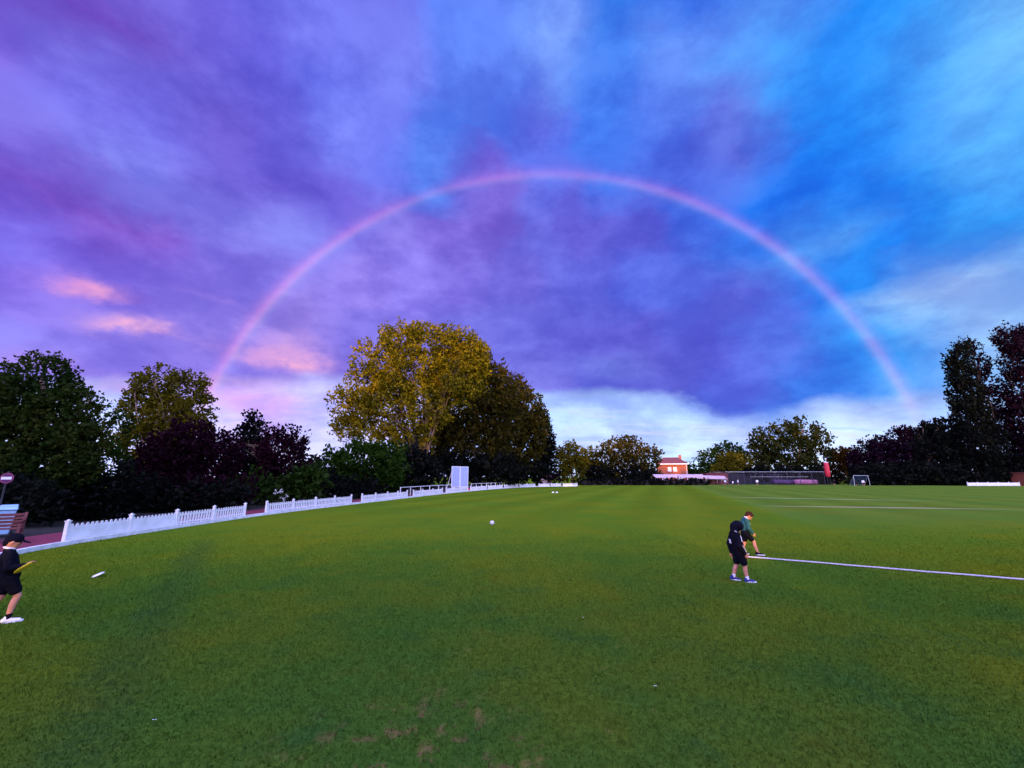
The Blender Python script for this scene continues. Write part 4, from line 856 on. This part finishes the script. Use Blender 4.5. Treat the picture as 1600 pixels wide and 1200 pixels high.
def board_fence(px0, px1, Y, label):
    a, b_ = at(px0, HORIZON, Y), at(px1, HORIZON, Y); W = b_.x - a.x; root = empty('picket_fence', (a.x, Y, 0), 0, label, 'fence', 'white picket fence sections round the field'); n = int(W / 2.4)
    for i in range(n + 1): link_mesh('post', POSTM, None, root, (W*i/n, 0, 0)).scale = (1, 1, 1.25)
    m = MB()
    for x in np.arange(0.1, W, 0.165): m.box((x, -0.03, 0.42), (0.13, 0.018, 0.74))
    o = m.build('picket_row', M_WHITE, root); o['kind'] = 'stuff'
    for z in (0.25, 0.66): box_part(root, 'rail', M_WHITE, (W/2, 0, z), (W, 0.03, 0.08))
board_fence(1509, 1590, 101, 'low white fence at the far right below the poplars')
def brick_hut():
    p = at(1604, HORIZON, 103); root = empty('brick_hut', (p.x, p.y, 0), 0, 'small brown hut at the far right edge beside the white fence', 'shed')
    box_part(root, 'wall', material('hut_brick', (0.20, 0.05, 0.03), 0.9, 0.3, 6, 0.2), (0, 0, 1.5), (4.4, 3, 3.0)); box_part(root, 'roof', M_ROOF, (0, 0, 3.1), (4.9, 3.5, 0.2)); box_part(root, 'door', M_WOOD, (-1.2, -1.53, 1.0), (0.9, 0.06, 2.0))
brick_hut()

# ------------------------------------------------------------------ people
M_SKIN = material('skin', (0.56, 0.24, 0.145), 0.55, 0.15, 6, 0.05)
M_HAIR = material('brown_hair', (0.055, 0.02, 0.010), 0.8, 0.4, 25, 0.3, 0.05)
M_NAVY = material('dark_navy_cloth', (0.007, 0.007, 0.013), 0.95, 0.45, 5, 0.9, 0.05)
M_BLACK = material('black_cloth', (0.007, 0.007, 0.013), 0.95, 0.45, 5, 0.9, 0.05)
M_TEAL = material('teal_cloth', (0.012, 0.085, 0.085), 0.8, 0.35, 6, 0.3)
M_TRIM = material('white_trim', (0.75, 0.74, 0.76), 0.7, 0.1, 8, 0.1)
M_BLUE = material('blue_shoe', (0.012, 0.022, 0.17), 0.6, 0.3, 10, 0.1)
M_YELLOW = material('yellow_plastic', (0.80, 0.55, 0.02), 0.4, 0.1, 5, 0.02)
def hand(m, wrist, d, palm_n, r=1.0, curl=0.5):
    """palm and five fingers leaving the wrist along d; palm_n is the way the palm faces"""
    d = d.normalized(); n = (palm_n - d * palm_n.dot(d)).normalized(); s = d.cross(n)
    c = wrist + d * 0.035 * r
    for k in (-1, 0, 1): m.capsule(wrist + s*0.010*k*r, wrist + d*0.068*r + s*0.021*k*r, 0.012*r, 0.011*r, 8)
    for k, L in ((-1.5, .044), (-0.5, .056), (0.5, .060), (1.5, .054)):
        a = wrist + d*0.070*r + s*0.0145*k*r; b = a + (d + n*curl*0.5).normalized()*L*0.55*r; e = b + (d + n*curl*1.8).normalized()*L*0.55*r
        m.capsule(a, b, 0.0082*r, 0.0076*r, 8); m.capsule(b, e, 0.0076*r, 0.0066*r, 8)
    a = wrist + d*0.022*r + s*0.024*r; b = a + (d*0.6 + s*0.75 + n*0.3).normalized()*0.034*r; e = b + (d + s*0.1 + n*0.5).normalized()*0.030*r
    m.capsule(a, b, 0.0105*r, 0.009*r, 8); m.capsule(b, e, 0.009*r, 0.0075*r, 8)
def shoe(root, ankle, ang, mat, sole_mat, pitch=0.0, L=0.20):
    """ankle is the joint 7 cm above the sole; ang turns the toe in plan, pitch lifts the heel"""
    q_ = Matrix.Rotation(ang, 3, 'Z') @ Matrix.Rotation(pitch, 3, 'Y'); P = lambda x, y, z: ankle + q_ @ Vector((x, y, z))
    m = MB(); m.capsule(P(-0.035,0,-0.035), P(0.02,0,-0.03), 0.034, 0.034); m.capsule(P(0.0,0,-0.035), P(L*0.62,0,-0.045), 0.034, 0.024); m.capsule(P(L*0.35,0.012,-0.046), P(L*0.60,0.010,-0.048), 0.026, 0.020); m.capsule(P(-0.02,0,-0.02), P(-0.005,0,0.012), 0.034, 0.031)
    up = m.build('shoe', mat, root, voxel=0.008)
    m = MB(); n = 16; ol = []
    for i in range(n):
        t_ = 2*math.pi*i/n; x = math.cos(t_); w = (0.036 if x > 0 else 0.031) * (1 - 0.12*x*x); ol.append((L*0.30 + x*L*0.56, math.sin(t_)*w))
    vs = [P(x, y, -0.072) for x, y in ol] + [P(x, y, -0.048) for x, y in ol]
    m.add(vs, [tuple(range(n-1, -1, -1)), tuple(range(n, 2*n))] + [(i, (i+1) % n, n+(i+1) % n, n+i) for i in range(n)]); m.build('sole', sole_mat, up)
def person(label, loc, rz, J, top, shorts, shoes, soles, head='hair', hair=M_HAIR, vox=0.009, sock=None, group=None, curl=0.5, scale=1.0, collar=None, sleeve=True, fine=True):
    root = empty('person', loc, rz, label, 'person', group); root.scale = (scale,) * 3
    J = {k: Vector(v) for k, v in J.items() if isinstance(v, (tuple, list))} | {k: v for k, v in J.items() if not isinstance(v, (tuple, list))}
    Rh = Matrix.Rotation(J.get('head_yaw', 0.0), 3, 'Z') @ Matrix.Rotation(J.get('head_pitch', 0.0), 3, 'Y'); H = J['head']
    m = MB(); hp = lambda x, y, z: H + Rh @ Vector((x, y, z))
    m.ball(H, (0.092, 0.074, 0.106), 16, 12, Rh); m.ball(hp(0.030, 0, -0.055), (0.060, 0.052, 0.052), 12, 8, Rh)
    m.capsule(hp(0.082,0,-0.008), hp(0.100,0,-0.030), 0.009, 0.012, 8)
    for s_ in (-1, 1): m.ball(hp(-0.005, 0.076*s_, -0.012), (0.020, 0.009, 0.028), 8, 6, Rh); m.ball(hp(0.072, 0.028*s_, 0.022), (0.018, 0.022, 0.009), 8, 6, Rh)
    m.ball(hp(0.083, 0, -0.062), (0.012, 0.022, 0.007), 8, 6, Rh)
    m.capsule(J['neck'], hp(-0.015, 0, -0.05), 0.043, 0.042)
    m.capsule(J['chest'], J['neck'], 0.085, 0.05)
    for s_ in (-1, 1): m.capsule(J['pelvis'] + Vector((0, 0.045*s_, 0)), J['chest'] + Vector((0, 0.05*s_, 0)), 0.085, 0.085)
    for k in 'rl':
        m.capsule(J['chest'].lerp(J['sh_'+k], 0.5), J['sh_'+k], 0.06, 0.045); m.capsule(J['sh_'+k], J['el_'+k], 0.040, 0.031); m.capsule(J['el_'+k], J['wr_'+k], 0.031, 0.022)
        m.capsule(J['hip_'+k], J['kn_'+k], 0.070, 0.046)
        calf = J['kn_'+k].lerp(J['an_'+k], 0.32) + Vector((-0.012, 0, 0)); m.capsule(J['kn_'+k], calf, 0.044, 0.045); m.capsule(calf, J['an_'+k], 0.045, 0.028); m.capsule(J['an_'+k], J['an_'+k] + Vector((0.06, 0, -0.045)), 0.028, 0.022)
        fd = J['wr_'+k] - J['el_'+k]; pn = J.get('palm_'+k, Vector((0, 1.0 if k == 'r' else -1.0, 0.1)))
        if fine: hand(m, J['wr_'+k], J.get('hd_'+k, fd), pn, 0.95, curl)
        else: m.capsule(J['wr_'+k], J['wr_'+k] + fd.normalized() * 0.09, 0.03, 0.025, 8)
    body = m.build('body', M_SKIN, root, voxel=vox * (0.62 if fine else 1.0), soft=1 if fine else 2)
    if fine:
        for s_ in (-1, 1): m = MB(); m.ball(hp(0.080, 0.028*s_, 0.006), (0.008, 0.012, 0.008), 8, 6, Rh); m.build('eye', M_DARK, body)
    # top
    m = MB(); r_ = 0.022
    for s_ in (-1, 1): m.capsule(J['pelvis'] + Vector((0, 0.045*s_, 0.02)), J['chest'] + Vector((0, 0.055*s_, 0)), 0.085 + r_ + 0.006, 0.085 + r_)
    m.capsule(J['chest'], J['chest'].lerp(J['neck'], 0.85), 0.09, 0.062)
    for k in 'rl':
        m.capsule(J['chest'].lerp(J['sh_'+k], 0.4), J['sh_'+k], 0.078, 0.062); m.capsule(J['sh_'+k], J['el_'+k], 0.062, 0.052)
        if sleeve: m.capsule(J['el_'+k], J['wr_'+k].lerp(J['el_'+k], 0.06), 0.052, 0.038)
    o = m.build('jacket', top, root, voxel=vox)
    if collar:
        d_ = (H - J['neck']).normalized(); a, b_ = d_.orthogonal().normalized(), None; b_ = d_.cross(a); c_ = J['neck'] + d_ * 0.012
        m = MB(); m.tube([c_ + (a*math.cos(t_) + b_*math.sin(t_))*0.058 for t_ in np.linspace(0, 6.283, 17)], 0.016, 8, False); m.build('collar', collar, o, smooth=True)
    # shorts
    m = MB(); m.capsule(J['hip_r'] + Vector((0,0,0.02)), J['hip_l'] + Vector((0,0,0.02)), 0.094, 0.094)
    for k in 'rl': m.capsule(J['hip_'+k], J['hip_'+k].lerp(J['kn_'+k], J.get('hem', 0.72)), 0.090, 0.074)
    m.build('shorts', shorts, root, voxel=vox)
    for k in 'rl':
        if fine:
            shoe(root, J['an_'+k], J.get('toe_'+k, 0.0), shoes, soles, J.get('lift_'+k, 0.0))
            if sock: m = MB(); m.capsule(J['an_'+k] + Vector((0,0,-0.01)), J['an_'+k].lerp(J['kn_'+k], 0.16), 0.033, 0.036); m.build('sock', sock, root, smooth=True)
        else: m = MB(); m.capsule(J['an_'+k] + Vector((-0.02,0,-0.03)), J['an_'+k] + Vector((0.12,0,-0.035)), 0.04, 0.034, 8); m.build('shoe', shoes, root, smooth=True)
    if head == 'hair':
        m = MB(); m.ball(hp(-0.016, 0, 0.022), (0.096, 0.084, 0.100), 18, 12, Rh); m.ball(hp(0.030, 0, 0.072), (0.060, 0.066, 0.040), 12, 8, Rh); m.ball(hp(-0.05, 0, -0.03), (0.05, 0.062, 0.06), 12, 8, Rh); o2 = m.build('hair', hair, root, voxel=vox * 0.8)
        for s_ in range(14):
            pass
    elif head == 'hood':
        m = MB(); m.ball(hp(-0.022, 0, 0.016), (0.112, 0.098, 0.124), 18, 12, Rh); m.capsule(hp(-0.05, 0, -0.02), J['neck'] + Vector((-0.02, 0, -0.03)), 0.092, 0.085); m.ball(hp(0.02, 0, 0.05), (0.085, 0.092, 0.085), 14, 10, Rh); m.build('hood', top, root, voxel=vox)
    elif head == 'cap':
        m = MB(); m.ball(hp(-0.010, 0, 0.034), (0.106, 0.086, 0.088), 18, 12, Rh); m.ball(hp(-0.06, 0, -0.02), (0.05, 0.068, 0.07), 12, 8, Rh); c_ = m.build('cap', top, root, voxel=vox * 0.8)
        m = MB(); vs = []
        for i in range(9):
            t_ = -1.25 + 2.5*i/8; vs += [hp(0.070 + 0.02*math.cos(t_), 0.074*math.sin(t_), 0.036), hp(0.070 + 0.118*math.cos(t_), 0.086*math.sin(t_), 0.020)]
        vs += [v + Rh @ Vector((0, 0, 0.008)) for v in vs[:18]]
        m.add(vs, [(2*i, 2*i+1, 2*i+3, 2*i+2) for i in range(8)] + [(18+2*i, 18+2*i+2, 18+2*i+3, 18+2*i+1) for i in range(8)] + [(2*i+1, 18+2*i+1, 18+2*i+3, 2*i+3) for i in range(8)]); m.build('peak', top, c_)
    return root, J, hp

# boy in the hooded jacket, nearer of the two
p = ground(1158, 908.5)
J = dict(pelvis=(0.02,0,0.60), chest=(-0.02,0,0.86), neck=(-0.005,0,0.985), head=(0.045,0,1.085), head_pitch=0.75,
         sh_r=(-0.02,-0.135,0.945), el_r=(-0.03,-0.190,0.73), wr_r=(0.075,-0.165,0.565), sh_l=(-0.02,0.135,0.945), el_l=(-0.09,0.185,0.73), wr_l=(-0.07,0.165,0.545),
         hip_r=(0.02,-0.072,0.56), kn_r=(0.085,-0.075,0.315), an_r=(0.10,-0.078,0.075), hip_l=(0.0,0.072,0.56), kn_l=(-0.02,0.075,0.315), an_l=(-0.115,0.078,0.082),
         toe_r=-0.12, toe_l=-0.05, lift_l=0.12, hem=0.72)
root, JJ, hp = person('boy in black hooded jacket and shorts walking with head bowed', p, R(-6), J, M_BLACK, M_NAVY, M_BLUE, M_TRIM, 'hood', sock=M_TRIM)
m = MB(); m.box((-0.135, 0.0, 0.80), (0.008, 0.075, 0.085), Matrix.Rotation(-0.15, 3, 'Y')); m.build('back_patch', M_TRIM, root)
m = MB(); m.tube([(-0.045,-0.085,1.02),(0.0,-0.150,0.985),(0.025,-0.200,0.90),(0.022,-0.228,0.82)], 0.007, 6); m.build('shoulder_piping', M_TRIM, root)
m = MB(); m.tube([(0.020,-0.240,0.745),(0.055,-0.222,0.69),(0.100,-0.203,0.61)], 0.006, 6); m.build('sleeve_piping', M_TRIM, root)
# boy in teal, just behind him
p = ground(1170, 867.5)
J = dict(pelvis=(-0.02,0,0.60), chest=(0.0,0,0.87), neck=(0.045,0,0.985), head=(0.125,0,1.065), head_pitch=0.85,
         sh_r=(0.015,-0.135,0.945), el_r=(0.03,-0.18,0.73), wr_r=(0.13,-0.14,0.60), sh_l=(0.015,0.135,0.945), el_l=(-0.02,0.18,0.74), wr_l=(0.06,0.15,0.58),
         hip_r=(-0.02,-0.072,0.57), kn_r=(0.15,-0.075,0.375), an_r=(0.215,-0.075,0.095), hip_l=(-0.03,0.072,0.57), kn_l=(-0.05,0.072,0.32), an_l=(-0.13,0.072,0.080), toe_r=-0.2, lift_r=0.0, hem=0.66)
root, JJ, hp = person('brown haired boy in teal jacket with white collar stepping forward', p, R(-12), J, M_TEAL, M_NAVY, M_BLACK, M_TRIM, 'hair', collar=M_TRIM)
m = MB(); m.box((0.075, -0.105, 0.86), (0.05, 0.012, 0.035), Matrix.Rotation(-0.5, 3, 'Z')); m.build('badge', M_TRIM, root)
m = MB()
for s_ in (-1, 1): m.capsule(Vector((-0.02, 0.045*s_, 0.62)), Vector((0.0, 0.05*s_, 0.72)), 0.118, 0.112)
m.build('dark_waistband', M_NAVY, root, voxel=0.009)
# child at the left edge
RZ = R(48); p = ground(11, 972)
disc_c = at(37.5, 888, p.y - 0.12); view = (disc_c - Vector((0, 0, CAM_H))).normalized(); right = view.cross(Vector((0, 0, 1))).normalized(); upv = right.cross(view)
long_ax = right * 0.79 + upv * 0.61; nrm = (view.cross(long_ax) - view * 0.22).normalized()
hand_w = Matrix.Rotation(-RZ, 3, 'Z') @ (disc_c + long_ax * 0.095 - view * 0.005 - p)
dl = Matrix.Rotation(-RZ, 3, 'Z') @ long_ax
J = dict(pelvis=(-0.085,0,0.65), chest=(-0.15,0,0.93), neck=(-0.165,0,1.065), head=(-0.135,0,1.17), head_pitch=0.35,
         sh_r=(-0.15,-0.145,1.02), el_r=(-0.12,-0.215,0.80), wr_r=tuple(hand_w - dl * 0.03 - Vector((0.05, -0.01, 0.0))), sh_l=(-0.15,0.145,1.02), el_l=(-0.27,0.21,0.82), wr_l=(-0.24,0.19,0.62),
         hip_r=(-0.075,-0.075,0.62), kn_r=(0.045,-0.08,0.37), an_r=(-0.005,-0.08,0.076), hip_l=(-0.085,0.075,0.62), kn_l=(-0.13,0.08,0.36), an_l=(-0.26,0.08,0.086), lift_l=0.2, toe_r=-0.1, hem=0.66,
         hd_r=tuple(dl), palm_r=tuple(Matrix.Rotation(-RZ, 3, 'Z') @ nrm))
root, JJ, hp = person('child in dark cap, top and shorts with white shoes at the left edge', p, RZ, J, M_NAVY, M_BLACK, M_TRIM, M_TRIM, 'cap', sock=M_BLACK, curl=0.9, collar=M_TRIM)
flying_disc(disc_c, nrm.to_track_quat('Z', 'X').to_euler(), M_YELLOW, 'yellow flying disc held by the child at the left edge', 0.85)

# small figures on the far side
def far_person(px, Y, top, label, rz=0.0, sit=False, scale=1.25):
    p = at(px, HORIZON, Y)
    J = dict(pelvis=(0,0,0.62), chest=(0,0,0.89), neck=(0,0,1.02), head=(0.02,0,1.15), sh_r=(0,-0.15,0.98), el_r=(0.03,-0.2,0.76), wr_r=(0.12,-0.18,0.60), sh_l=(0,0.15,0.98), el_l=(-0.04,0.2,0.76), wr_l=(0.0,0.19,0.56),
             hip_r=(0,-0.075,0.59), kn_r=(0.08,-0.08,0.34), an_r=(0.04,-0.08,0.07), hip_l=(0,0.075,0.59), kn_l=(-0.02,0.08,0.33), an_l=(-0.12,0.08,0.08))
    if sit: J = {k: ((v[0], v[1], v[2] * (0.62 if k not in ('an_r', 'an_l') else 1.0))) for k, v in J.items()}; J['kn_r'] = (0.2,-0.1,0.36); J['kn_l'] = (0.18,0.1,0.34); J['an_l'] = (0.0,0.1,0.08); J['an_r'] = (0.05,-0.1,0.08); J['hip_r'] = (-0.05,-0.075,0.36); J['hip_l'] = (-0.05,0.075,0.36)
    person(label, (p.x, Y, 0), rz, J, top, M_BLACK, M_DARK, M_DARK, 'hair', vox=0.028, fine=False, group='small figures on the far side', scale=scale)
far_person(1347, 101, M_TRIM, 'tiny figure in a white top standing before the small goal', 0.5)
far_person(1337, 102, M_BLACK, 'tiny dark figure crouching at the left post of the small goal', 2.0, True)
far_person(1132, 108, M_TRIM, 'tiny figure in white at the left end of the nets', 0.3)
far_person(1144, 107, M_TRIM, 'tiny figure in white bending before the nets', 2.5, True, 1.5)
far_person(1152, 108, M_TRIM, 'tiny figure in white, third from the left by the nets', -0.5)
far_person(1182, 110, M_TRIM, 'tiny lone figure in white before the middle of the nets', 1.0)
far_person(1302, 108, M_BLACK, 'tiny dark figure standing beside the red cylinder', 1.0)
